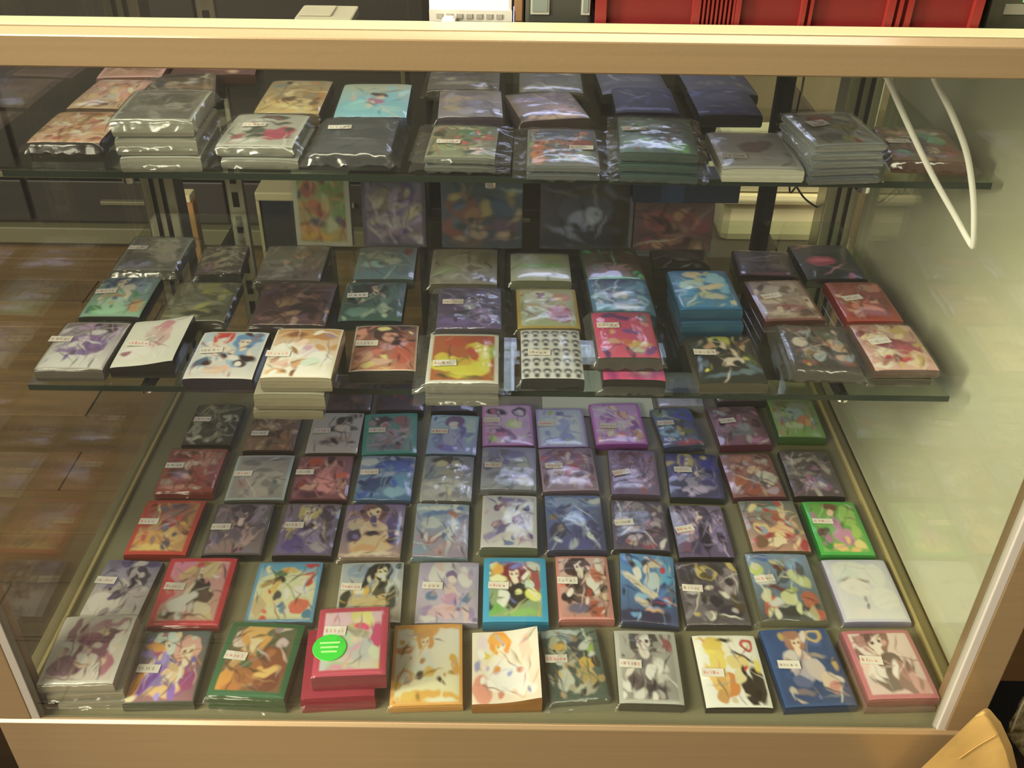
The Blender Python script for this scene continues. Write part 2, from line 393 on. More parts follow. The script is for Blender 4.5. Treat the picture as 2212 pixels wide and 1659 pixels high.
def wrapper(name, w, d, f, hx, parent):
    n = 9; P = []
    for i in range(n): P.append((-w / 2 + w * i / n, -d / 2))
    for i in range(n): P.append((w / 2, -d / 2 + d * i / n))
    for i in range(n): P.append((w / 2 - w * i / n, d / 2))
    for i in range(n): P.append((-w / 2, d / 2 - d * i / n))
    N = len(P); V = []; F = []
    top = [float(f(np.array(x), np.array(y))) for x, y in P]
    for lv in range(4):
        for (x, y), tz in zip(P, top):
            s, z = ((.985, .0), (1.006, .22 * tz), (1.006, .78 * tz), (.992, tz - .0002))[lv]
            V.append((x * s, y * s, z))
    for lv in range(3):
        for i in range(N): F.append((lv * N + i, lv * N + (i + 1) % N, (lv + 1) * N + (i + 1) % N, (lv + 1) * N + i))
    F.append(tuple(range(N))[::-1])
    me = bpy.data.meshes.new(name); me.from_pydata(V, [], F); me.update()
    return link_mesh(name, me, side_mat(hx), parent)

def film(w, d, f, hb, m, parent, seed, material):
    """clear overwrap: lies over the print and runs out into a crimped skirt"""
    R = np.random.RandomState(seed)
    n1, n2 = 19, 23
    mx, my = m
    xs = np.concatenate([[-w / 2 - mx, -w / 2 - mx * .55], np.linspace(-w / 2 - .0005, w / 2 + .0005, n1 - 4), [w / 2 + mx * .55, w / 2 + mx]])
    ys = np.concatenate([[-d / 2 - my, -d / 2 - my * .55], np.linspace(-d / 2 - .0005, d / 2 + .0005, n2 - 4), [d / 2 + my * .55, d / 2 + my]])
    X, Y = np.meshgrid(xs, ys)
    Z = f(np.clip(X, -w / 2, w / 2), np.clip(Y, -d / 2, d / 2)) + .0012 + R.uniform(-.0003, .0005, X.shape)
    ox = np.maximum(np.abs(X) - w / 2 - .0006, 0) / max(mx, 1e-5); oy = np.maximum(np.abs(Y) - d / 2 - .0006, 0) / max(my, 1e-5)
    k = np.clip(np.maximum(ox, oy), 0, 1)
    Z = Z * (1 - k) + (hb * .30) * k + k * R.uniform(-.0018, .0026, X.shape)
    Z = np.maximum(Z, .0006)
    nu = len(xs); nv = len(ys)
    i = np.arange((nv - 1) * (nu - 1)); r, c = i // (nu - 1), i % (nu - 1); a = r * nu + c
    me = bpy.data.meshes.new('film_wrap'); me.from_pydata(np.stack([X, Y, Z], -1).reshape(-1, 3).tolist(), [], np.stack([a, a + 1, a + nu + 1, a + nu], 1).tolist())
    me.polygons.foreach_set('use_smooth', np.ones(len(i), bool)); me.update()
    return link_mesh('film_wrap', me, material, parent)

def price_tag(x, y, z, rot, parent, seed, w=.0205, h=.0095, curl=.0004):
    R = np.random.RandomState(seed)
    nu, nv = 20, 9
    img = np.full((nv, nu, 3), .80) * np.array([1, .96, .88])
    ink = np.array(hexl(['d89088', 'c09a94', 'cc9088', 'a89a94'][seed % 4]))
    c = 2
    while c < nu - 3:                                    # worn, unreadable print of the label gun
        g = R.randint(1, 3)
        img[3 + R.randint(2):6, c:c + g] = ink * R.uniform(.9, 1.5); c += g + 1 + R.randint(2)
    img = np.clip(img, 0, .85)
    xs = np.linspace(-w / 2, w / 2, nu); ys = np.linspace(h / 2, -h / 2, nv)
    return color_grid('price_tag', xs, ys, lambda X, Y: curl + .0006 * (X / w) ** 2, img, VTAG, parent, (x, y, z), rot)

COUNT = [0]; DBG = []
def pack(fl, fr, back, zbase, h, side, label, spec, tagp=None, group=None, gain=1.0, bow=(0, 0, .001, 0), fm=None, thick=False, res=1, below=(), w=None, d=None, dlim=(.078, .098), name='card_pack', miny=0, pm=None, sticker=None, tag_size=(.0205, .0095)):
    """one pack lying on its back; below = packs under it, from the top one down: (thickness, dx, dy, turn, side colour, label)"""
    COUNT[0] += 1; seed = COUNT[0] * 13 + 5
    ztop = zbase + h + sum(b[0] for b in below)
    a, b = atz(*fl, ztop), atz(*fr, ztop)
    DBG.append((label[:30], round(a.y, 3), round(b.y, 3), round(a.x, 3), round(b.x, 3)))
    e = (b - a); yaw = math.atan2(e.y, e.x)
    w = w or e.length * .985
    mid = (a + b) / 2
    bm_ = atz((fl[0] + fr[0]) / 2 + 15, back, ztop)
    d = d or min(max((bm_.y - mid.y) * .985, dlim[0]), dlim[1])
    nrm = Vector((-math.sin(yaw), math.cos(yaw), 0))
    c = mid + nrm * d / 2
    c.y = max(c.y, miny + d / 2); m_ = (fm[0] if fm else 0) + .0015
    c.x = min(max(c.x, -.4285 + w / 2 + m_), .3985 - w / 2 - m_)
    z = ztop - h
    root = tag(empty(name, (c.x, c.y, z), (0, 0, yaw)), label, 'card pack', group)
    f = surf(w, d, h, bow)
    wrapper('wrapper', w, d, f, side, root)
    nu, nv = int(56 * res), int(74 * res)
    xs = np.linspace(-w / 2 * .992, w / 2 * .992, nu); ys = np.linspace(d / 2 * .992, -d / 2 * .992, nv)
    color_grid('printed_front', xs, ys, f, paint(spec, nu, nv, seed, gain, d / w), pm or VC, root)
    if tagp:
        tx, ty = (tagp[0] - .5) * w, (.5 - tagp[1]) * d
        price_tag(tx, ty, float(f(np.array(tx), np.array(ty))) + .0008, math.radians(tagp[2] if len(tagp) > 2 else 0), root, seed, *tag_size)
    if sticker:
        tx, ty = (sticker[0] - .5) * w, (.5 - sticker[1]) * d
        s = MB().lathe([(.0001, .0002), (.0148, .0002), (.0152, .0005), (.0148, .0009), (.0001, .0010)], 32, (tx, ty, float(f(np.array(tx), np.array(ty))) + .0006)).build('round_sticker', mat('sticker_' + sticker[2], sticker[2], rough=.5), root)
        s['label'] = sticker[3]
        for q in range(3):
            MB().box(tx - .009 + .001 * q, tx + .009 - .001 * q, ty + .005 - q * .005 - .0009, ty + .005 - q * .005 + .0009, float(f(np.array(tx), np.array(ty))) + .0015, float(f(np.array(tx), np.array(ty))) + .0018).build('printed_line', mat('sticker_line', 'c8ffb0', rough=.6), s)
    if fm: film(w, d, f, h, fm, root, seed, film_thick if thick else film_m)
    zt = z
    for i, (bh, dx, dy, tw, bc, bl) in enumerate(below):
        zt -= bh
        r2 = tag(empty(name, (c.x + dx, c.y + dy, zt), (0, 0, yaw + math.radians(tw))), bl, 'card pack', group)
        f2 = surf(w, d, bh - .0004, (0, 0, 0, 0))
        wrapper('wrapper', w, d, f2, bc, r2)
        n1, n2 = 12, 16
        color_grid('printed_front', np.linspace(-w / 2 * .992, w / 2 * .992, n1), np.linspace(d / 2 * .992, -d / 2 * .992, n2), f2, paint(spec if 'pink topped' in bl else 'bg %s;' % bc, n1, n2, seed, gain, d / w), VC, r2)
        if fm: film(w, d, surf(w, d, bh * .55, (0, 0, 0, 0)), bh, fm, r2, seed + 3 + i, film_thick if thick else film_m)
    return root
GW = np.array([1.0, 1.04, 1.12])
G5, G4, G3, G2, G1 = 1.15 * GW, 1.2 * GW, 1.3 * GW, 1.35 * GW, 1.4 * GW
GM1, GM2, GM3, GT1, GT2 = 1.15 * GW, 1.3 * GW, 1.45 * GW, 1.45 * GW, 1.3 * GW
B0 = 0.0003
def row(group, zb, gain, res, items, **kw):
    for it in items:
        fl, fr, back, h, side, label, spec, tp = it[:8]
        o = dict(kw); o.update(it[8] if len(it) > 8 else {})
        pack(fl, fr, back, zb, h, side, label, spec, tp, group, gain, res=res, **o)
SK = 'e8c8a8'
# ---- bottom deck, front row
row('card packs in the front row on the deck', B0, G5, 1.15, miny=.5448, items=[
 ((72, 1484), (241, 1480), 1334, .013, 'a8a090', 'silver edged pack with a maroon figure, topmost of the left front stack', 'bg dcd2c4 cfc0b4;b d8d4c6 .045;8f6272 .22 .3 .06 .3;c8a0a4 .55 .2 .25 .08 -20;b98496 .75 .10 .2 .06 -12;a0607a .5 .38 .2 .09 15;8a4f6a .66 .46 .14 .16 40;6f4458 .72 .36 .1 .14;e8c9a0 .66 .27 .06 .06;f0e8dc .3 .5 .2 .05 20;90607c .3 .76 .26 .14 -12;7a4c62 .45 .72 .1 .2 30;b06a80 .8 .72 .1 .18;e0c0a8 .74 .74 .03 .12 30;f0e4d8 .86 .35 .06 .22;n 14', None,
   dict(below=((.012, .004, .001, 2, '9c947f', 'grey backed pack in the middle of the left front stack'), (.012, .010, .002, 3, 'a09a88', 'grey backed pack at the bottom of the left front stack')), fm=(.003, .004))),
 ((259, 1523), (416, 1519), 1364, .013, '4f5546', 'pack with two purple clad pale haired figures beside the silver edged stack', 'bg 5c7070 9c6a70;b 4a5a50 .02;F c8dcd0 f0d8bc 8878c0 .38 .16 .9;F e0a898 f4d8b8 9a5a88 .72 .24 .85;9480c8 .2 .34 .16 .06 10;9068c0 .45 .58 .1 .1 30;7848a0 .28 .78 .06 .2 35;d89040 .1 .78 .08 .2 10;e8b878 .55 .86 .25 .08 -8;a04878 .85 .72 .1 .16;e8c090 .66 .66 .08 .14 20;f0d8a8 .1 .93 .1 .04;n 16', (.24, .57, -4), dict(bow=(0, 0, .002, .001))),
 ((438, 1511), (611, 1520), 1350, .013, '3f5a35', 'green bordered pack with an orange haired figure on brown', 'bg 5a6a50 8a5838;b 2f6a40 .085;d8c0b0 .25 .25 .14 .14;F e0a050 f0d0a0 b8905a .42 .12 .95;e8b060 .4 .14 .18 .1 10;8c5030 .68 .62 .22 .28 -15;a86838 .42 .68 .18 .2;e09838 .18 .82 .1 .16 15;7a4028 .75 .8 .14 .14;d0b8b8 .78 .3 .07 .07;506a40 .36 .6 .08 .06;c07838 .3 .9 .14 .06;n 14', (.22, .50, -5), dict(below=((.009, .0, .001, 0, '3a5432', 'green edged pack under the orange haired one'),), fm=(.004, .005))),
 ((670, 1462), (834, 1455), 1308, .020, '8f2c40', 'deep pink boxed pack on top of a red stack, with a round green sticker', 'bg d8b0c0 c8c0a8;b c03a58 .095;d8d070 .62 .14 .13 .12;e0d880 .7 .2 .08 .16;e8b8c8 .28 .2 .2 .14;c84070 .85 .45 .09 .2;b8b8b8 .66 .66 .18 .16;f0d0b0 .6 .22 .07 .07;e0c8a8 .58 .42 .08 .14;c8d0b0 .85 .7 .08 .1;a8c098 .3 .88 .2 .05;d890a8 .35 .9 .2 .03;n 10', (.26, .38, -3), dict(sticker=(.21, .62, '46e04c', 'bright green round sticker'), tag_size=(.020, .011), below=((.021, -.011, -.007, 1, '96283c', 'crimson pack at the bottom of the red stack under the green stickered one'),), fm=(.002, .003))),
 ((839, 1525), (1001, 1520), 1344, .011, 'c89048', 'white and orange pack with a plain orange haired figure, front row centre', 'bg e8e2d4 f0dca0;b e8a040 .045;e89830 .5 .02 .5 .06;e0a050 .47 .1 .2 .1;F d09850 f4dcc0 d8d8c8 .47 .2 .62;f0ead8 .2 .3 .1 .1;d0a030 .14 .22 .04 .035;d0a830 .84 .44 .06 .045;e0a060 .2 .68 .13 .10;f0e0c0 .2 .68 .07 .06;4a4038 .40 .66 .05 .06 30;d8b050 .52 .64 .08 .06;3c3430 .72 .74 .07 .03 25;e8a840 .5 .94 .5 .10;f0b850 .25 .9 .1 .05;fff0c0 .7 .96 .2 .04;b09040 .86 .62 .06 .03;n 8', None, dict(fm=(.003, .003))),
 ((1018, 1524), (1172, 1521), 1366, .012, '9a6a38', 'curled pale cream pack with a small orange haired figure', 'bg e4d8c0 e0c8b0;F e8922c f6dcb8 e8dcd0 .42 .14 .72;f0a030 .4 .14 .16 .06 10;d8b840 .17 .34 .07 .05;e0c8d0 .16 .14 .08 .1;8890c0 .12 .5 .04 .03;a8a8d0 .22 .5 .03 .03;d89078 .16 .8 .14 .2;e0dcd4 .6 .7 .25 .2;c88870 .7 .58 .06 .05;e8c0a8 .8 .3 .08 .2;f0e8dc .75 .85 .2 .08;c8b060 .4 .08 .05 .03;n 12', None, dict(bow=(.011, .003, -.002, .001))),
 ((1189, 1515), (1319, 1506), 1354, .010, '56604e', 'crinkled clear pack with black and green print beside the curled cream pack', 'bg 6a7a70 4a5c50;c8d8d8 .3 .06 .4 .06;c0c0a0 .25 .26 .16 .14;807050 .3 .28 .07 .08;3c4048 .62 .3 .22 .14 20;98c048 .82 .3 .07 .07;e0e4dc .2 .48 .2 .06;e8b040 .74 .52 .13 .09;40382c .9 .5 .07 .08;c8a878 .4 .58 .12 .08;c0a060 .7 .7 .14 .14;d8d8c8 .3 .75 .14 .16 30;b8b098 .55 .86 .25 .07;38483c .12 .62 .1 .14;n 22', (.2, .45, -3), dict(fm=(.006, .008), thick=True)),
 ((1337, 1517), (1481, 1521), 1359, .013, '4a4438', 'silver bordered pack with a monochrome dark haired figure', 'bg a8a49c 98948c;b b4b2a8 .07;58504c .45 .2 .22 .2;F 4a4240 e0d4c8 787070 .45 .08 1.05;d8d0c8 .72 .48 .14 .06 35;6a5c5c .4 .72 .2 .1;504444 .55 .82 .25 .06;c8c0b8 .7 .68 .15 .05 -20;8c4a4c .62 .93 .1 .05;4c4446 .25 .5 .1 .06;f0ece4 .55 .6 .1 .1;n 18', (.22, .5, -3), dict(fm=(.005, .005))),
 ((1525, 1527), (1673, 1527), 1369, .010, '3a342c', 'white pack with a tall yellow haired figure in dark trousers', 'bg e4e0cc e8e4d4;b e0dcc8 .03;d8b848 .32 .2 .16 .2 -10;e0c458 .3 .42 .14 .2 20;3c3428 .5 .08 .12 .03 10;b83c34 .84 .15 .1 .09;e0d8c0 .84 .15 .055 .05;38302c .72 .32 .2 .03 22;d8c078 .62 .42 .18 .12;c88038 .42 .72 .18 .16 20;e0b060 .3 .66 .12 .2;3a3028 .72 .78 .1 .22 -14;403428 .88 .7 .1 .26 -10;f0dcb8 .5 .22 .07 .07;d8c890 .6 .62 .1 .1;c09050 .3 .86 .1 .1 30;n 10', (.2, .56, -2)),
 ((1696, 1527), (1855, 1521), 1355, .012, '2c3c5c', 'navy blue pack with a brown haired figure and a gold ring', 'bg 3a5080 34486f;b 36507e .04;b08878 .42 .18 .12 .12;F a07058 e8c4a4 a8a0a8 .44 .14 .7;c8a860 .74 .1 .12 .09;445a80 .74 .1 .07 .055;c0b0a8 .62 .56 .12 .16 -35;d0b8a0 .76 .72 .12 .12 -20;c88878 .8 .8 .08 .08;98887c .68 .38 .12 .03 10;5c6488 .36 .7 .12 .08;7c6c70 .35 .84 .12 .04;c0b8b0 .3 .4 .1 .1 20;d8c8b0 .9 .7 .06 .04;n 8', (.24, .5, -4), dict(bow=(0, 0, .001, .0))),
 ((1877, 1510), (2034, 1506), 1358, .012, '8a5a5c', 'rose edged pack with a long haired figure in a sepia dress, far right front', 'bg dcc0b4 d0b4ac;b b86a70 .07;F 8a6058 e8d0c0 74645c .42 .1 1.0;6c5850 .5 .52 .16 .16 20;8c6c64 .62 .75 .13 .22 -25;a87c74 .72 .7 .1 .24 -25;d8c8bc .22 .34 .12 .1;b08078 .2 .18 .1 .1;c89890 .82 .8 .14 .16;e4d4c8 .3 .62 .1 .16;n 12', (.24, .48, -6), dict(below=((.011, .0, .001, 0, '7e6a60', 'brown backed pack under the rose edged one'),))),
], )
# ---- bottom deck, second row
row('card packs in the second row on the deck', B0, G4, 1.1, [
 ((167, 1331), (295, 1336), 1209, .011, '5c5a56', 'grey lilac pack with a spiky black haired figure behind the left stack', 'bg 6c6484 c8beb4;4c4468 .6 .06 .4 .08;3c3440 .66 .25 .2 .14 20;483c48 .75 .34 .16 .08 -30;342c34 .6 .46 .1 .12;a89c9c .4 .5 .22 .14 -20;88808c .5 .62 .2 .08 -10;d0c6bc .3 .75 .3 .16;70687c .2 .12 .14 .08 20;b0a4a4 .75 .7 .1 .16;4a4050 .5 .66 .16 .04 -15;n 14', (.17, .4, -2)),
 ((314, 1351), (472, 1350), 1204, .012, 'a02c34', 'bright red bordered pack with a figure in black and white', 'bg d890a0 c8a088;b cc2c3c .085;e080a0 .25 .16 .16 .16;F b08850 f0d4b4 4c4038 .58 .16 .8;e0b070 .34 .24 .12 .08 -30;d8b888 .66 .22 .12 .16 30;3c3030 .62 .46 .12 .12 30;f4f0ec .4 .66 .2 .08 -20;e0c8a8 .7 .78 .12 .12;382c2c .28 .86 .16 .05;f0e8e0 .38 .76 .14 .06;5c4840 .7 .6 .1 .1 -30;d83850 .1 .5 .1 .2;n 14', (.22, .46, -4), dict(bow=(0, 0, .0015, .002), fm=(.003, .004))),
 ((525, 1344), (676, 1342), 1210, .011, '4c6070', 'blue framed pack with beach figures on a pale print', 'bg 78a8c8 e0d8a8;b 5c98c0 .05;d8d8a8 .5 .6 .5 .45;58a0c8 .5 .06 .5 .09;4c7850 .42 .2 .16 .07;d8b060 .5 .16 .14 .05 10;3a3030 .38 .34 .11 .08;f4e0b8 .38 .42 .06 .06;e8d090 .3 .6 .14 .16;48484c .4 .6 .06 .1;3878b0 .46 .74 .07 .06;d85038 .8 .28 .1 .09;f4dcc0 .78 .36 .06 .06;f0e8e0 .76 .52 .13 .08;d86850 .74 .76 .16 .12 -25;c83838 .86 .07 .12 .04;c8b080 .14 .75 .1 .16;4c80a0 .9 .88 .08 .08;n 14', None, dict(fm=(.007, .005))),
 ((720, 1346), (866, 1342), 1211, .010, '3c3c3a', 'pale blue pack with a long black haired figure, partly behind the pink box', 'bg a8b4c0 b8a890;b b8b8b0 .03;90a0b8 .3 .16 .2 .12;303030 .6 .24 .2 .22;2c2c2c .54 .4 .18 .16 20;F 2c2c2c f0e0b0 4c4c3c .68 .12 .7;e8e0c4 .22 .5 .2 .07;e0b040 .42 .5 .04 .1 20;c8ccc8 .84 .48 .1 .2 20;3c4840 .84 .62 .1 .2;d0b880 .5 .7 .3 .1;2c3428 .1 .62 .1 .14;n 12', (.2, .44, -4), dict(fm=(.005, .004))),
 ((893, 1345), (1033, 1345), 1211, .010, '8c86a0', 'lilac pack with a silver haired figure and blue triangles', 'bg b0a4c0 b8acc0;d0ccd8 .5 .14 .26 .16;dcd8e0 .3 .25 .12 .2 20;dcd8e0 .75 .25 .12 .2 -20;806898 .54 .24 .1 .09;e8d0c8 .54 .32 .07 .07;d0b4b0 .54 .48 .09 .1;5878a0 .24 .6 .12 .07 25;5878a0 .82 .6 .1 .07 -25;c090b0 .56 .64 .13 .1;d8b0b8 .5 .84 .2 .1;a088b8 .2 .84 .1 .1 30;a088b8 .85 .84 .1 .1 -30;e4dcd8 .2 .94 .12 .05;c8a0a0 .62 .8 .14 .04;n 14', (.25, .43, -3), dict(fm=(.004, .004))),
 ((1041, 1342), (1187, 1342), 1201, .015, '2c7ca0', 'turquoise boxed pack with a maroon haired figure and a yellow star', 'bg 7c8878 88a068;b 3898c0 .095;6a70b0 .5 .06 .5 .07;8c4044 .55 .26 .26 .16;9c5050 .8 .36 .1 .2 -15;e0a040 .24 .22 .1 .08;F 7c3438 f4d8b8 3c3838 .5 .22 .7;343430 .55 .6 .22 .16;e0e060 .77 .62 .12 .09;f0f0a0 .78 .56 .06 .06;d4d8c8 .3 .66 .1 .14;68a850 .2 .84 .12 .08;80b058 .6 .88 .26 .05;c0d8c8 .72 .46 .08 .08;d8c060 .16 .14 .06 .05;n 12', (.24, .48, -3)),
 ((1207, 1337), (1329, 1337), 1198, .012, 'a86860', 'salmon framed pack with a dark brown haired figure', 'bg d8b0a8 b07c70;b c88078 .055;4c3430 .4 .2 .26 .16;F 48302c f4dcc8 6c5450 .44 .12 .8;3c2c2c .34 .6 .2 .14;584844 .5 .66 .2 .12;e8dcd0 .72 .48 .12 .16 -20;a85038 .72 .86 .16 .12;c07058 .74 .3 .1 .16;f0e4d8 .8 .14 .06 .12;68607c .4 .84 .22 .08;d8b898 .85 .6 .06 .14;3c2828 .16 .44 .08 .06;n 18', (.2, .43, -2), dict(fm=(.003, .003))),
 ((1341, 1341), (1469, 1349), 1196, .011, '2c3450', 'bright blue pack with a light skinned figure swinging a sword', 'bg 5890c8 404870;4878c0 .2 .12 .2 .1;58a8e0 .8 .3 .14 .18;4c3c44 .5 .16 .11 .09;e8d0bc .48 .24 .07 .07;d8c8b8 .25 .42 .24 .06 30;d0c0a8 .5 .56 .28 .06 28;b8c8d8 .58 .4 .14 .12;d8a888 .58 .84 .16 .08 12;34304c .4 .92 .5 .1;c84858 .82 .68 .07 .05;88b0d8 .4 .68 .14 .08;e8e4e0 .3 .3 .07 .1;80b8e8 .3 .16 .1 .06 30;5068b0 .7 .7 .1 .06;n 16', None, dict(bow=(-.002, 0, .001, .002), fm=(.003, .003))),
 ((1483, 1349), (1626, 1349), 1211, .010, '2a2626', 'dark pack with a large yellow topped head over grey violet', 'bg 4c444c 584f54;3c3438 .2 .2 .2 .2;c0a858 .46 .18 .18 .13;5c4c30 .46 .24 .1 .06;8c7c84 .8 .3 .16 .2 30;4c3c4c .4 .44 .26 .06;dcd4c8 .72 .54 .1 .05 20;a89ca0 .8 .48 .1 .1 -30;787078 .3 .66 .22 .06;e8d8c0 .42 .87 .07 .06;383040 .75 .8 .2 .1;6c6468 .22 .8 .16 .1;b0a8a8 .2 .52 .1 .03;302a34 .55 .66 .1 .1;n 18', (.2, .46, -4), dict(fm=(.004, .004))),
 ((1646, 1338), (1791, 1340), 1193, .012, '5c5c38', 'clear wrapped pack in blue, lime and red, standing slightly higher than its neighbours', 'bg 88a0c0 3c3c38;4870b8 .35 .12 .3 .06 25;c8d860 .12 .26 .1 .1;8cb0d8 .74 .16 .14 .12;d8c890 .46 .16 .1 .07;e8e4dc .2 .44 .16 .08 20;384038 .5 .36 .1 .12;d0d890 .74 .4 .18 .1 30;6c2c2c .38 .56 .2 .04 10;c8503c .22 .78 .12 .12;d8dc98 .52 .68 .12 .12 -30;e0d0a0 .16 .66 .08 .1;c06038 .84 .72 .14 .14;2c2c28 .6 .88 .3 .07;b8b8a0 .8 .92 .16 .04;f0e8c0 .28 .92 .05 .08;n 14', (.2, .42, 8), dict(fm=(.012, .005), thick=True)),
 ((1824, 1342), (1972, 1342), 1206, .010, '8480a0', 'white pack with a pale winged figure in faint lines', 'bg c4c0d8 dcdae4;b c0bcd8 .05;e4e8e0 .4 .2 .26 .18;d4dcd0 .3 .3 .16 .14;f4ece0 .38 .48 .22 .14;a8a09c .24 .36 .09 .025 -8;a8988c .52 .37 .1 .03 8;d8dcd4 .2 .2 .1 .12 30;e4e8f0 .75 .3 .14 .2;6c6460 .46 .78 .025 .05;a09890 .44 .66 .03 .05;f0d8dc .35 .88 .16 .06;f4f2f2 .75 .66 .2 .16;e8e4dc .55 .14 .12 .06 20;b8c4b8 .3 .2 .16 .008 -50;b8c4c0 .5 .14 .2 .008 10;c0b8b0 .64 .28 .12 .008 60;c8c4c0 .8 .6 .16 .008 -20;c8c4c8 .72 .74 .18 .008 -10;e8ccd0 .3 .5 .05 .03;e8ccd0 .54 .5 .05 .03', None, dict(fm=(.004, .003))),
])
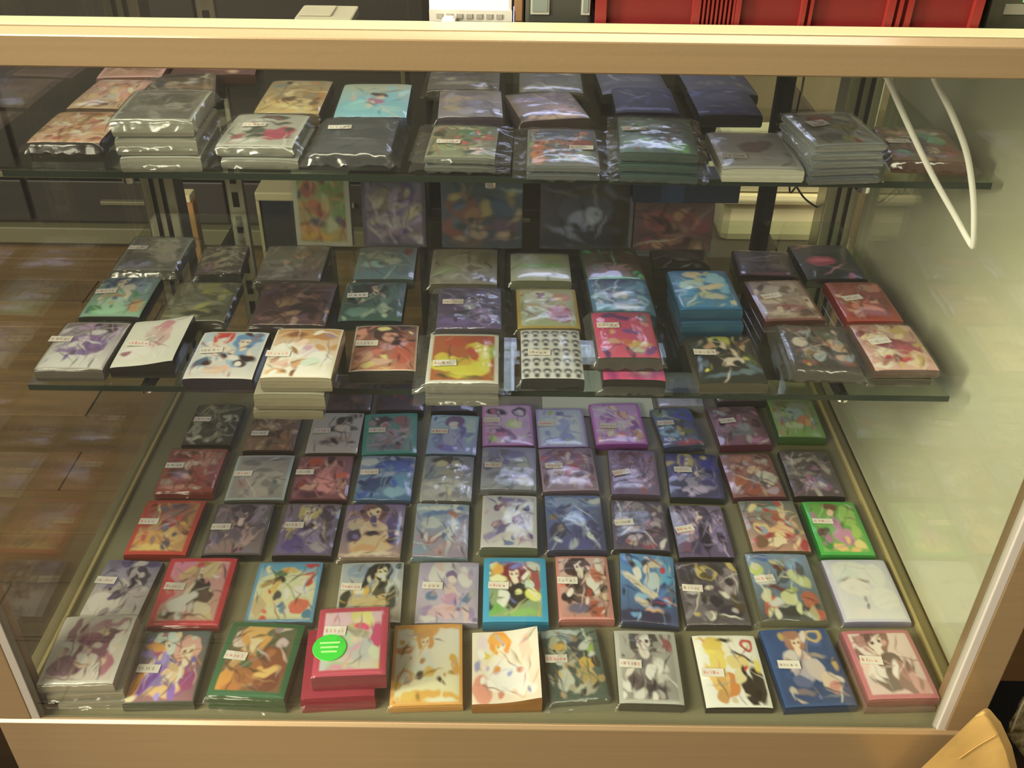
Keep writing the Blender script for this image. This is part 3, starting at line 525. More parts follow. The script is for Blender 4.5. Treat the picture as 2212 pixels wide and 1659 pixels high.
# ---- bottom deck, third row
row('card packs in the third row on the deck', B0, G3, 1.0, [
 ((264, 1196), (401, 1197), 1077, .012, '8c2c20', 'red edged pack with orange and yellow print, leftmost of the third deck row', 'bg a05848 b08850;b b43c2c .075;68606c .5 .18 .26 .08 -10;8c6c60 .6 .3 .2 .1;983028 .5 .5 .16 .08;c89048 .3 .74 .26 .14;c09858 .7 .68 .2 .14;6c4038 .84 .6 .1 .05 20;d8b060 .4 .9 .3 .05;a84838 .14 .36 .1 .2;78604c .75 .4 .1 .1;n 20', (.2, .44, 0)),
 ((432, 1198), (565, 1197), 1084, .011, '26221f', 'dark mauve pack beside the red edged one, third deck row', 'bg 6c5f6c 7c6c68;b 4c4848 .04;3c3440 .5 .16 .26 .12;8c8090 .8 .16 .1 .14 30;94809c .6 .34 .2 .1;F 4c3c48 d8b8a8 6c5868 .5 .22 .8;8c7470 .4 .84 .3 .1;a88888 .7 .66 .14 .16;5c4c58 .2 .66 .12 .16;98606c .6 .93 .2 .03;b89c94 .3 .5 .1 .08;n 24', (.2, .5, 0)),
 ((585, 1198), (716, 1199), 1084, .011, '2a2626', 'violet grey pack with a blond figure, third from the left in the third deck row', 'bg 7c6c74 6c5c88;b 5c545c .04;b0a070 .46 .18 .2 .14;4c3c50 .8 .2 .12 .2;F b8a468 e0c8b0 6c5890 .46 .12 .9;5c4c88 .3 .8 .2 .16;8c7ca0 .66 .7 .18 .16;a898b0 .5 .62 .14 .06;58485c .85 .6 .1 .2;9c9098 .75 .86 .14 .08;n 24', (.26, .47, 0)),
 ((727, 1203), (865, 1203), 1086, .012, '8c7868', 'pack with a peach skinned figure on purple, fourth in the third deck row', 'bg 78649c a08480;6c4858 .5 .18 .2 .14;c09888 .46 .3 .2 .1;F 78505c e8c4a4 d8b094 .5 .1 1.05;e0b890 .5 .8 .36 .16;3c3044 .5 .6 .12 .05;483c5c .2 .6 .12 .14;584888 .85 .5 .12 .3;d8a070 .4 .88 .2 .1;ecd0b0 .5 .94 .4 .03;b8a898 .2 .4 .14 .1;n 14', None, dict(fm=(.004, .004))),
 ((888, 1203), (1011, 1203), 1086, .009, '7890a0', 'glossy pale blue pack with a curved red streak, crumpled clear wrap', 'bg 98acc8 98889c;5c80b8 .4 .2 .3 .06 -10;d0d8e4 .35 .1 .3 .05;c0c8d0 .3 .4 .2 .1;a06060 .35 .72 .24 .05 -25;b09098 .55 .82 .24 .06 -30;d0ccd4 .7 .5 .05 .4 10;a898a8 .85 .6 .08 .3 20;8498b0 .15 .88 .14 .08;b87868 .2 .64 .08 .05;dcdce4 .5 .6 .2 .03 -40;n 14', None, dict(fm=(.005, .005), bow=(0, .002, .001, 0))),
 ((1036, 1180), (1162, 1182), 1067, .016, '68705c', 'white and violet patterned pack raised above its neighbours in the third deck row', 'bg c0bcd8 d0cce0;b d0ccd8 .04;383058 .3 .26 .08 .1 40;342c54 .78 .26 .1 .08 40;8878b0 .5 .12 .3 .06;f0eef4 .45 .4 .05 .4 -35;f0eef4 .6 .4 .04 .36 40;8c5c78 .66 .52 .14 .1 20;a07890 .3 .6 .1 .08;d0a8a8 .28 .6 .05 .05;5c5080 .88 .8 .05 .06;7888b8 .55 .85 .06 .08;f0f0f4 .5 .7 .06 .2;9c90c0 .15 .8 .1 .06;c8a0b0 .72 .85 .06 .08;n 14', None, dict(fm=(.004, .004))),
 ((1182, 1187), (1312, 1187), 1067, .012, '3c3c58', 'shiny dark blue pack with a white sweep across it', 'bg 6078b0 4c4c74;8498c8 .5 .16 .5 .12;5868a8 .5 .4 .4 .12;3c3c58 .2 .7 .16 .14;706458 .26 .66 .08 .06;484878 .7 .7 .26 .2;98a0c0 .5 .56 .3 .03 25;c8d0e4 .72 .72 .04 .24 -35;50508c .5 .9 .3 .08;n 16', None, dict(fm=(.004, .003), bow=(0, 0, .004, 0))),  # the white sweep is glare painted into the print
 ((1325, 1184), (1449, 1188), 1084, .010, '26242a', 'dark plum pack with a grey head and a tilted tag', 'bg 50485c 584c64;8c8490 .5 .14 .12 .12;3c3444 .5 .34 .1 .14;5c4858 .75 .22 .16 .14;988c98 .22 .48 .2 .12;342c3c .4 .62 .16 .1;805870 .7 .6 .16 .16;a898a8 .8 .48 .1 .1;8c4458 .65 .9 .12 .06;b09890 .35 .84 .12 .1;48405c .15 .8 .1 .16;d8d0d8 .9 .88 .05 .1 30;n 26', (.22, .5, 8), dict(fm=(.004, .003))),
 ((1467, 1202), (1589, 1202), 1089, .011, '201e22', 'deep violet pack with two figures, ninth in the third deck row', 'bg 746884 584c68;8c7c98 .2 .16 .14 .16;4c3c5c .6 .16 .14 .14;F 4c3c58 d8b8b0 6c5480 .5 .14 .8;2c2430 .55 .6 .12 .3;8474a0 .82 .6 .12 .3;b090a0 .2 .55 .12 .06;6c4860 .2 .84 .14 .1;a08cb0 .85 .3 .1 .12;443858 .36 .8 .1 .16;n 24', (.2, .5, 14)),
 ((1626, 1189), (1755, 1189), 1079, .011, '5c4c38', 'pack with sea green, crimson and cream print, tenth in the third deck row', 'bg 687068 a87c68;88a098 .5 .2 .3 .08 12;5c6460 .4 .08 .3 .07;a83c34 .7 .44 .2 .09 14;c8b078 .25 .58 .14 .12;8c98a0 .26 .62 .08 .08;d8a878 .6 .64 .24 .1;9c3c34 .5 .72 .3 .05;e0c098 .45 .84 .2 .08;d8b890 .8 .84 .04 .14 30;a83838 .92 .9 .08 .1;74543c .2 .84 .12 .12;n 18', None),
 ((1774, 1197), (1894, 1198), 1081, .013, '2c7a30', 'vivid green pack with a figure in a pink dress, far right of third row', 'bg 58903c 70a448;b 3c9c3c .07;64983c .3 .2 .2 .2;88b050 .75 .3 .16 .2;6c4c2c .48 .12 .14 .07;e0b090 .44 .24 .06 .06;b07898 .5 .46 .09 .14;b88098 .56 .68 .2 .14;a06c88 .66 .8 .16 .05 20;d8b060 .4 .88 .12 .06;d8c070 .8 .84 .1 .08;3c8434 .2 .72 .12 .2;98b850 .8 .6 .1 .14;d8a868 .66 .92 .1 .04;n 8', (.24, .42, -2), dict(tag_size=(.022, .008))),
])
# ---- bottom deck, fourth row
row('card packs in the fourth row on the deck', B0, G2, .9, [
 ((330, 1061), (459, 1061), 968, .014, '8c342c', 'dark red puffy pack, leftmost of the fourth deck row', 'bg 8c4844 a04840;b 984038 .05;70302c .4 .2 .3 .1;a88070 .3 .14 .1 .05;b09888 .3 .42 .22 .06;c0a898 .55 .42 .14 .05;54302c .35 .62 .24 .1;b07068 .75 .3 .12 .2;9c3c3c .6 .8 .12 .1;c88878 .4 .92 .3 .05;8c3c50 .9 .5 .08 .4;n 20', (.2, .46, 0), dict(fm=(.004, .004), bow=(0, 0, .003, 0))),
 ((482, 1079), (614, 1078), 980, .009, '605e56', 'flat grey frosted pack, second in the fourth deck row', 'bg 8c8884 948880;b 9ca4a4 .05;6c6c6c .3 .2 .16 .08;7c747c .6 .1 .3 .05;9c7c7c .25 .66 .1 .1;a0948c .6 .6 .3 .3;70706c .5 .36 .2 .06;a89c90 .5 .85 .3 .1;n 8', (.2, .46, 0)),
 ((622, 1079), (750, 1078), 981, .010, '3c2428', 'wine red pack with an orange headed figure, fourth deck row', 'bg 805058 744050;b 5c3038 .03;b04c34 .34 .16 .14 .12;b88878 .6 .2 .12 .1;8c3c44 .2 .36 .16 .1;c0787c .6 .6 .2 .3;602c40 .25 .72 .2 .16;b08468 .85 .7 .1 .14;a06068 .75 .4 .12 .16;4c2838 .4 .9 .2 .06;n 18', (.18, .42, 0)),
 ((762, 1078), (888, 1079), 982, .010, '34507c', 'blue pack with a wide winged figure, fourth deck row', 'bg 90a0bc 406898;3450a0 .6 .2 .4 .1 -12;3c5cb8 .7 .3 .3 .14 10;2c4078 .4 .6 .26 .16 -20;98a4c8 .5 .46 .2 .06 -20;5890c0 .8 .6 .16 .2 30;80a8d0 .7 .84 .2 .1;304470 .25 .75 .16 .1;c0c8d8 .15 .15 .16 .1;7898b8 .3 .9 .12 .04;n 12', (.2, .42, 4), dict(fm=(.004, .004))),
 ((904, 1079), (1019, 1081), 982, .011, '3c3c44', 'silver wrapped pack with two round cream discs, fourth deck row', 'bg 8c98ac a8a4a8;48444c .5 .14 .34 .11 8;d8c8a0 .36 .2 .12 .08;d8c8a8 .66 .2 .1 .07;a8a098 .6 .42 .3 .12;c8c4c4 .5 .66 .4 .1;9088a0 .85 .3 .1 .2;b8b4bc .3 .84 .26 .08;8c8894 .7 .86 .2 .08;7c88a0 .14 .4 .1 .16;n 8', None, dict(fm=(.004, .006), thick=True)),
 ((1036, 1055), (1160, 1057), 964, .011, '7c7c88', 'smoky lilac pack with a pale triangle shape, fourth deck row', 'bg 9898c0 9c9ca8;7874a8 .5 .2 .3 .12;b8b8c8 .2 .46 .18 .06;90989c .65 .5 .24 .2 -25;a8b0a0 .75 .42 .12 .16;7c7c8c .4 .7 .3 .08;c8c8cc .8 .84 .14 .1;888cb0 .2 .2 .1 .14;8c949c .5 .86 .2 .1;n 12', (.22, .48, 0), dict(fm=(.005, .005))),
 ((1172, 1060), (1296, 1057), 966, .012, '605068', 'mauve pack with a red haired figure, fourth deck row', 'bg 9c84a8 8c7488;b a088a0 .03;88505c .4 .2 .24 .14;98586c .7 .3 .16 .14;b04858 .6 .52 .14 .1;c8b0b4 .3 .6 .14 .1;7c5c88 .2 .3 .1 .2;684860 .75 .66 .16 .14;b8a0b0 .5 .8 .2 .08;c8a898 .55 .36 .08 .07;n 24', (.25, .46, 0), dict(fm=(.005, .004))),
 ((1320, 1065), (1428, 1068), 970, .011, '4c4058', 'purple pack with a maroon haired figure and a tilted tag, fourth deck row', 'bg 8874a0 746088;6c3848 .4 .22 .26 .18;84484c .45 .26 .12 .12;9c7cb0 .8 .3 .14 .2;4c3440 .3 .72 .18 .1;8c6c90 .65 .75 .2 .16;b898c0 .8 .6 .1 .16 30;684c74 .2 .9 .16 .06;a888a8 .5 .5 .1 .08;n 20', (.24, .56, 16), dict(fm=(.004, .004))),
 ((1448, 1072), (1568, 1076), 978, .011, '2c3430', 'navy pack with a blond figure, fourth deck row', 'bg 303870 444060;34388c .8 .3 .18 .2;b8a468 .38 .2 .14 .12;F b0a060 e0c8b0 4c4c7c .38 .12 .75;888098 .6 .72 .3 .16;2c2c48 .2 .75 .16 .16;a898b8 .5 .84 .2 .08;585090 .8 .66 .12 .12;706c8c .7 .5 .1 .08;n 14', (.3, .42, 0)),
 ((1584, 1073), (1700, 1071), 979, .011, '50303c', 'rust and cream pack with a winged figure, fourth deck row', 'bg 885c58 7c5048;a87060 .4 .14 .26 .1;b09080 .2 .36 .16 .07 -12;c8a890 .55 .42 .16 .07 -15;a05838 .2 .66 .14 .14;c0b8a8 .75 .6 .2 .16 25;5c5c6c .5 .62 .1 .1;8c4838 .4 .84 .2 .1;a08898 .8 .86 .14 .08;603840 .8 .14 .12 .12;n 22', None),
 ((1716, 1070), (1828, 1071), 972, .011, '262320', 'charcoal pack with grey scrolls, far right of the fourth deck row', 'bg 5c5854 54484c;9c9488 .3 .24 .22 .05 -20;a8a094 .6 .18 .14 .14 30;3c3434 .6 .42 .12 .16;8c847c .3 .54 .24 .05;a09488 .8 .4 .06 .16 -20;7c5c70 .5 .8 .3 .1;98848c .3 .72 .2 .06;8c4c70 .66 .82 .08 .06;443c3c .15 .75 .1 .1;n 24', None),
])
# ---- bottom deck, fifth row
row('card packs in the fifth row on the deck', B0, G1, .9, [
 ((390, 959), (498, 959), 871, .012, '24261f', 'black pack with grey curls, leftmost of the back deck row', 'bg 3c3c30 34342a;70705c .5 .2 .3 .06 -10;8c8874 .2 .7 .12 .1;a09c8c .35 .42 .2 .05;8c8468 .7 .6 .2 .06 30;2c2c24 .5 .56 .1 .2;98907c .75 .34 .12 .05;7c7864 .55 .86 .16 .06 -20;b0a890 .2 .86 .14 .05;n 22', (.24, .42, 0)),
 ((522, 971), (634, 971), 886, .011, '302824', 'brown pack with a busy group of figures, second in the back deck row', 'bg 6c5448 785844;8c7858 .8 .2 .16 .12;58403c .4 .2 .24 .1;9c6848 .8 .66 .1 .12;a08870 .3 .36 .14 .08;4c3430 .5 .6 .2 .1;7c5c4c .2 .8 .16 .1;b09478 .5 .44 .1 .08;88684c .85 .9 .1 .08;n 26', (.26, .62, 0)),
 ((657, 977), (772, 977), 889, .010, '48463e', 'pale grey pack with a black haired girl, third in the back deck row', 'bg a8a49c b0a4a0;b a8a498 .03;2c2c30 .64 .24 .16 .14;34343a .5 .42 .12 .06 -20;c8b4a0 .66 .42 .16 .08;98847c .55 .7 .2 .08;4c4848 .85 .42 .1 .06;605054 .35 .78 .12 .04;b8a098 .75 .6 .1 .12;2c2c30 .72 .16 .1 .08;n 8', (.24, .5, 0)),
 ((779, 981), (901, 977), 890, .011, '1c6c66', 'teal edged pack with dark haired figures, fourth in the back deck row', 'bg 388880 6c8888;b 2c8880 .07;403444 .34 .22 .2 .12;8c5c64 .72 .2 .16 .14;b09c98 .4 .34 .1 .08;988ca0 .5 .6 .26 .16;747888 .3 .8 .16 .1;a89090 .75 .5 .1 .14;5c5c74 .55 .86 .2 .06;n 16', (.26, .46, 0)),
 ((918, 978), (1029, 981), 894, .011, '50648c', 'light blue pack with a purple haired figure, fifth in the back deck row', 'bg 98b8d0 8490d0;b 7898b8 .03;705088 .52 .2 .2 .18;d8ccd8 .5 .3 .1 .1;8888d0 .5 .7 .22 .3;a0a0e0 .45 .62 .12 .2;64509c .68 .44 .06 .16;a8c0d8 .85 .4 .1 .3;7084b8 .2 .7 .1 .2;6c6cc0 .4 .88 .2 .08;n 6', (.22, .48, 0)),
 ((1041, 961), (1155, 960), 872, .011, '7c4890', 'violet pack with a black ring emblem and a lime starburst', 'bg c8a8d8 b890c8;b b878c8 .05;2c2838 .28 .2 .2 .09 5;403a50 .74 .2 .16 .13;c8b8d8 .74 .22 .1 .08;a8c868 .62 .5 .14 .11;d8e0a0 .62 .5 .06 .05;6c4878 .35 .68 .2 .06;c07098 .3 .76 .24 .05;b89cd0 .85 .65 .1 .12;9868b0 .2 .86 .12 .06;n 10', (.2, .42, 0)),
 ((1162, 965), (1272, 964), 880, .010, '8058a8', 'periwinkle pack with a tiny figure on pale blue', 'bg a8b4e0 a4b4e0;b a088d0 .05;5c6890 .5 .16 .1 .07;d8d4e0 .5 .26 .06 .05;8c98d0 .55 .5 .14 .2;c0ccf0 .3 .4 .2 .1;7888c0 .6 .75 .16 .1;6c78b0 .4 .82 .2 .05;b8c4ec .8 .5 .1 .3;9ca468 .62 .86 .08 .04;n 6', (.2, .44, 0)),
 ((1287, 959), (1401, 957), 869, .011, '8c48a0', 'pink violet pack crowded with small bright figures', 'bg b890d0 c08cc8;b b060c0 .05;c8b0e0 .3 .2 .16 .1;d8a890 .66 .3 .1 .09;9c58a8 .3 .4 .16 .1;e8d0b0 .5 .14 .08 .07;e0a060 .4 .76 .1 .07;d86058 .56 .8 .07 .06;c8c0f0 .6 .56 .16 .1;8450a0 .8 .6 .1 .16;a880d8 .2 .6 .1 .12;f0e0a0 .3 .78 .07 .06;n 26', (.3, .6, -3)),
 ((1434, 965), (1525, 960), 884, .011, '2c3c68', 'deep blue pack with a sky scene and a red strip below', 'bg 4c6090 405070;3848b0 .75 .24 .24 .14;88a098 .25 .14 .16 .12;80b0d8 .3 .62 .26 .16;2c3840 .65 .46 .3 .1;c0c8d0 .2 .4 .16 .06;586c30 .7 .66 .16 .06;9c4058 .6 .92 .4 .06;c0a850 .55 .7 .06 .05;384890 .8 .5 .14 .1;n 12', (.24, .42, 0), dict(fm=(.004, .004))),
 ((1556, 961), (1669, 958), 876, .013, '643448', 'plum pack with a grey bodied figure, tenth in the back deck row', 'bg 5c4044 7c5068;4c3034 .4 .14 .4 .1;8c6c58 .36 .1 .1 .08;6c6c74 .5 .7 .26 .1 -10;88888c .55 .56 .14 .1;302428 .84 .5 .1 .12;98607c .2 .5 .14 .2;b0a0a4 .35 .42 .12 .05;a86890 .8 .9 .2 .06;543848 .2 .8 .1 .1;n 16', (.3, .42, 8)),
 ((1683, 942), (1787, 944), 861, .014, '3c6024', 'green pack with orange and blue splashes, far right of the back deck row', 'bg 6c7850 88a060;b 6c9444 .05;88a098 .4 .4 .3 .16;b87048 .66 .6 .16 .12;c09058 .75 .66 .1 .08;788898 .2 .6 .1 .1;a8b888 .4 .72 .2 .08;6c6438 .3 .14 .16 .1;808870 .6 .2 .2 .1;78a050 .5 .9 .4 .05;n 14', None),
])
# ---- middle shelf, front row
row('card packs in the front row on the middle shelf', Z_MID + B0, GM1, 1.05, [
 ((70, 795), (221, 796), 692, .014, '6c6258', 'pack with white and purple flowers, leftmost on the middle shelf', 'bg 7c6c78 e8e0dc;b b0a498 .035;4c3c48 .7 .16 .2 .12;c098b8 .4 .12 .16 .08;8c6c9c .5 .42 .22 .14 -15;c8b0d0 .5 .4 .08 .06;9c7cb0 .3 .62 .14 .08;7c5c90 .7 .55 .16 .14;d0b8d4 .36 .55 .06 .05;f0ece8 .4 .86 .3 .09;f0e8e4 .7 .8 .16 .08 20;8870a8 .5 .7 .2 .06;e8e4e0 .2 .76 .14 .08;n 22', (.12, .42, 0), dict(fm=(.003, .003))),
 ((234, 791), (376, 791), 712, .013, '2c2620', 'curled cream pack with a faint pink figure', 'bg d8d4c0 dcd8c4;c89c94 .56 .3 .18 .14;c88890 .62 .16 .12 .1;c8a8a0 .64 .5 .14 .18;e4c8bc .55 .64 .1 .1;d0b8ac .4 .34 .08 .12;e8e4d4 .3 .75 .26 .12;d8b4b0 .68 .36 .06 .08;n 4', (.3, .58, -4), dict(bow=(.008, 0, .002, .001))),
 ((391, 815), (545, 816), 716, .016, '2e2430', 'white framed pack with red haired and blue haired figures', 'bg b0c4d0 d8d0c8;b e4dcd0 .03;F d05038 f4d4b8 e8d8c8 .34 .1 .75;F 6890b8 f4d0b0 88a8c8 .7 .2 .75;c84038 .36 .14 .14 .08;e8e0d4 .26 .46 .2 .1;4c342c .2 .7 .12 .08;54302c .5 .58 .14 .06 20;4c3430 .75 .72 .1 .08;e8b8a0 .44 .84 .22 .08;f0e0cc .6 .62 .1 .06;e4e0dc .15 .84 .1 .06;6c88a8 .85 .14 .1 .12;n 12', (.26, .47, 6)),
 ((559, 813), (716, 814), 709, .015, '9a927a', 'white pack with gold and pink blooms on a grey stack', 'bg b88c58 f0e4d0;b d8ccb0 .025;c09058 .5 .12 .44 .14;8c5c38 .35 .16 .16 .06;b07c48 .75 .2 .14 .08;f4ece0 .3 .5 .3 .16;dcc4cc .6 .5 .16 .12;f4f0e4 .75 .66 .2 .12;e8b8a4 .3 .76 .2 .06;c8dcc8 .66 .74 .14 .1;d8a878 .2 .9 .16 .05;c8a0b0 .55 .44 .08 .05;f4ece0 .5 .86 .2 .06;n 14', (.16, .58, 0), dict(below=((.017, -.007, -.002, 0, '8f8872', 'plain grey pack under the gold bloomed one, second in the stack'), (.012, -.010, .000, 0, '857e69', 'plain grey pack at the bottom of the gold bloom stack')))),
 ((751, 800), (899, 798), 702, .016, '2a2622', 'peach and red pack with a black haired figure beside the yellow one', 'bg 6c4c4c c87c60;b d0b8a0 .02;3a2c38 .5 .08 .4 .08;4c3034 .55 .26 .26 .14;d89888 .56 .3 .12 .1;c05c50 .75 .5 .2 .14;c8909c .55 .52 .12 .08;e8a888 .2 .72 .16 .12;e4b098 .48 .84 .16 .08;c85c48 .8 .74 .16 .14;342c30 .68 .44 .1 .06;e8d080 .3 .9 .1 .05;d8786c .4 .64 .1 .06;e0907c .12 .2 .1 .14;n 16', (.22, .46, 0), dict(fm=(.005, .005))),
 ((916, 825), (1078, 826), 718, .012, '8c887c', 'bright yellow splashed pack with a white border in a clear wrapped stack', 'bg c05828 b86420;b f0ead8 .055;c84828 .36 .2 .16 .1;b84820 .75 .14 .26 .1;f0d000 .75 .46 .16 .2;f4dc10 .3 .66 .24 .14;f0d408 .6 .74 .3 .14;f8e420 .8 .62 .1 .16;d8b010 .5 .62 .12 .08;684818 .24 .88 .1 .04;f4e020 .5 .86 .2 .06;7c5c18 .66 .9 .14 .03;a8c030 .9 .4 .04 .16;f0c810 .2 .5 .1 .06;e8c800 .66 .3 .12 .1;n 2', (.25, .66, 4), dict(below=((.013, .0, .0, 0, '7c7a70', 'wrapped pack under the bright yellow one'),), fm=(.011, .005), thick=True)),
 ((1125, 815), (1264, 816), 709, .015, '1f2021', 'black edged pack with a black and white repeated pattern', 'bg dcdad4 d8d8d4;g 4c4c4e 6 5 .068;n 0', (.3, .54, -2), dict(fm=(.006, .004))),
 ((1292, 770), (1429, 770), 683, .016, '38342e', 'hot pink pack with violet lettering shapes over another like it', 'bg dc3c78 e85078;6c2c78 .3 .1 .16 .07 -8;70307c .5 .16 .12 .06;8c7c90 .85 .14 .1 .1 20;e890a0 .86 .3 .06 .06;9048a0 .6 .48 .14 .06;e8b060 .7 .75 .2 .07;d0c8b8 .64 .86 .14 .06;e87048 .5 .7 .1 .05;f0a890 .3 .7 .1 .06;ec5c88 .2 .85 .16 .08;n 6', (.24, .36, 0), dict(below=((.020, .006, -.010, -2, '2c2a26', 'pink topped pack sticking out under the hot pink one'),), fm=(.007, .006), thick=True)),
 ((1511, 825), (1662, 825), 727, .013, '4a4430', 'black and olive pack with a yellow haired figure', 'bg 30302a 2c302a;484838 .3 .2 .3 .1;F c8c048 f0d4b8 3c3c34 .5 .1 .72;ccc848 .5 .1 .16 .08;c89878 .34 .24 .12 .06 -30;e8d0bc .6 .62 .2 .08 -10;c0a078 .82 .3 .06 .1;4c6038 .85 .6 .1 .2;5c7080 .4 .86 .26 .04 -8;302c28 .3 .6 .16 .14;687c88 .75 .82 .14 .05;804c30 .75 .22 .1 .06;n 14', (.2, .42, -2), dict(fm=(.009, .008), bow=(0, 0, .002, 0))),
 ((1712, 797), (1868, 802), 702, .014, '3f3a30', 'black pack with several small red and gold figures', 'bg 4c403c 3c3430;6c4848 .3 .12 .26 .08;e0c8b8 .24 .4 .12 .1;98a0a0 .46 .5 .1 .06;c8a060 .74 .44 .12 .1;2c2824 .56 .6 .14 .12;a8b0b4 .46 .72 .1 .1 30;9c4030 .3 .84 .12 .06;c8a078 .8 .76 .1 .08;884030 .85 .86 .1 .06;585c4c .6 .24 .2 .1;d8b8a0 .3 .62 .08 .08;n 24', None, dict(fm=(.010, .006), thick=True)),
 ((1891, 797), (2033, 797), 699, .010, '5c4038', 'pale red and cream pack at the right end of the middle shelf', 'bg b08070 d8a898;c0a058 .7 .14 .24 .1;8c3c40 .5 .5 .3 .12;d8b890 .3 .28 .2 .08;b04858 .7 .6 .2 .14;f0d0a0 .3 .66 .16 .09;e8c0a8 .8 .72 .14 .1;c83c50 .5 .82 .2 .06;f0dcc8 .2 .9 .16 .05;f0d8c0 .7 .88 .16 .05;8c4460 .85 .5 .1 .1;n 26', (.3, .44, 14), dict(below=((.011, -.004, .002, 0, '4a4438', 'dark edged pack under the pale red and cream one'),), fm=(.005, .004))),
])
# ---- middle shelf, second row
row('card packs in the second row on the middle shelf', Z_MID + B0, GM2, .95, [
 ((167, 682), (301, 682), 596, .014, '34302a', 'mint green pack with a blue haired figure, second row of the middle shelf', 'bg 6c7c88 88a888;b 688474 .02;4c5c74 .4 .1 .24 .07;F 4c5c78 e8ccac a0b8a0 .4 .06 .9;508058 .2 .84 .16 .1;98b898 .5 .8 .2 .14;b88c5c .85 .75 .12 .14;d8c8b0 .62 .3 .14 .08;a89878 .3 .5 .16 .06;8c9ca8 .8 .3 .14 .16;90c098 .36 .9 .2 .05;n 12', (.22, .42, 6)),
 ((341, 691), (485, 692), 616, .013, '3a3826', 'olive pack with yellow haze and grey clouds behind the cream one', 'bg 686444 5c5a44;98904c .5 .14 .2 .12;a09848 .82 .34 .1 .2;58543c .3 .4 .2 .1;7c7c68 .4 .66 .26 .1;8c8870 .7 .6 .2 .06;3c3c2c .6 .84 .3 .08;706c50 .2 .75 .16 .1;908c58 .65 .3 .1 .1;n 20', None, dict(fm=(.008, .004))),
 ((535, 700), (704, 701), 608, .014, '2e2022', 'maroon pack with a tan faced figure, second row of the middle shelf', 'bg 54363a 4c3236;3c2428 .4 .16 .3 .12;8c6850 .4 .5 .16 .1;a07858 .3 .56 .1 .07;6c4440 .7 .3 .2 .12;2c1c24 .65 .7 .2 .14;7c5450 .2 .8 .14 .1;5c3c50 .75 .85 .16 .08;94746c .55 .36 .1 .05;n 24', None, dict(fm=(.005, .004))),
 ((727, 691), (868, 691), 606, .013, '1f2827', 'dark teal pack with a figure holding a staff', 'bg 40524e 38504a;2c3834 .4 .2 .3 .16;F 342c2c c8a890 44605c .52 .14 .75;58706c .75 .5 .06 .3 30;5c7c74 .3 .8 .2 .1;7c8c7c .7 .75 .14 .1;2c3c38 .2 .5 .12 .12;4c6860 .85 .3 .1 .2;889484 .45 .84 .12 .05 -40;n 18', (.24, .42, 4)),
 ((940, 708), (1085, 708), 618, .014, '362c40', 'violet pack with a dark horizontal band, second row of the middle shelf', 'bg 584868 5c487c;3c3048 .5 .3 .36 .1;887898 .5 .46 .2 .08;6c5890 .6 .2 .2 .08;2c2434 .6 .66 .36 .06;7454a0 .3 .85 .24 .08;8c70a8 .8 .76 .14 .1;a098a0 .5 .52 .1 .07;483858 .2 .2 .12 .14;n 16', (.24, .42, 0), dict(fm=(.009, .004), thick=True)),
 ((1117, 707), (1256, 707), 621, .014, '7c6a30', 'yellow edged pack with a crimson patch', 'bg a8a478 98a078;b a88c38 .055;a84868 .68 .66 .22 .18 -20;b04c70 .62 .72 .14 .1;b87c50 .75 .26 .16 .12;b8b898 .3 .3 .2 .14;a8b08c .2 .75 .14 .16;c09848 .4 .5 .2 .04;8c3c60 .75 .78 .12 .1;c8c8a8 .36 .16 .12 .06;n 10', None, dict(fm=(.007, .003))),
 ((1282, 681), (1420, 680), 614, .014, '203c4c', 'teal blue pack behind the hot pink one', 'bg 3c6488 4c7888;3c4470 .4 .1 .3 .1;88a8b8 .3 .5 .2 .12;b0b0a0 .5 .5 .14 .1;5c90a8 .75 .4 .16 .14;284858 .2 .26 .14 .1;98a098 .55 .8 .22 .08;408890 .2 .8 .14 .1;84b0c4 .85 .66 .1 .14;n 14', None, dict(fm=(.005, .003))),
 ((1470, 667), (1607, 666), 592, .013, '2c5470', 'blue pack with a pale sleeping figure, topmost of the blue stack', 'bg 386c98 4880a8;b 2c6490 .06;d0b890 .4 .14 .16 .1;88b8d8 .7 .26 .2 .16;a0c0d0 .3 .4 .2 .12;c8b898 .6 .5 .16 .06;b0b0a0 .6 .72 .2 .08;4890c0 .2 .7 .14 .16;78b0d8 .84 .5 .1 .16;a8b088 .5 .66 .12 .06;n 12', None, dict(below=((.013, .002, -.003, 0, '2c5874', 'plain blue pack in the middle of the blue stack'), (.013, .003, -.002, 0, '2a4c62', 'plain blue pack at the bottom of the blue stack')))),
 ((1653, 692), (1786, 689), 603, .014, '4a2c26', 'brown framed pack with a pale grey brown picture', 'bg 9c8878 8c7060;b 6c4038 .055;b0a090 .4 .3 .2 .14;6c5c50 .65 .3 .16 .12;c0ac98 .3 .55 .2 .08;8c5048 .5 .72 .26 .06;a88c78 .75 .55 .16 .1;5c4840 .75 .84 .16 .08;b8a490 .3 .85 .2 .06;n 16', (.3, .46, 14)),
 ((1831, 692), (1955, 692), 607, .013, '7c2c20', 'orange red pack at the right end of the second middle shelf row', 'bg 8c4434 944030;b 9c3c2c .03;b88468 .7 .2 .16 .12;a05844 .3 .3 .2 .12;b89880 .3 .5 .16 .06;c87860 .5 .7 .26 .08 14;8c2c24 .4 .86 .3 .08;d09880 .66 .55 .1 .06;743830 .85 .6 .1 .16;n 18', (.3, .48, 14)),
])
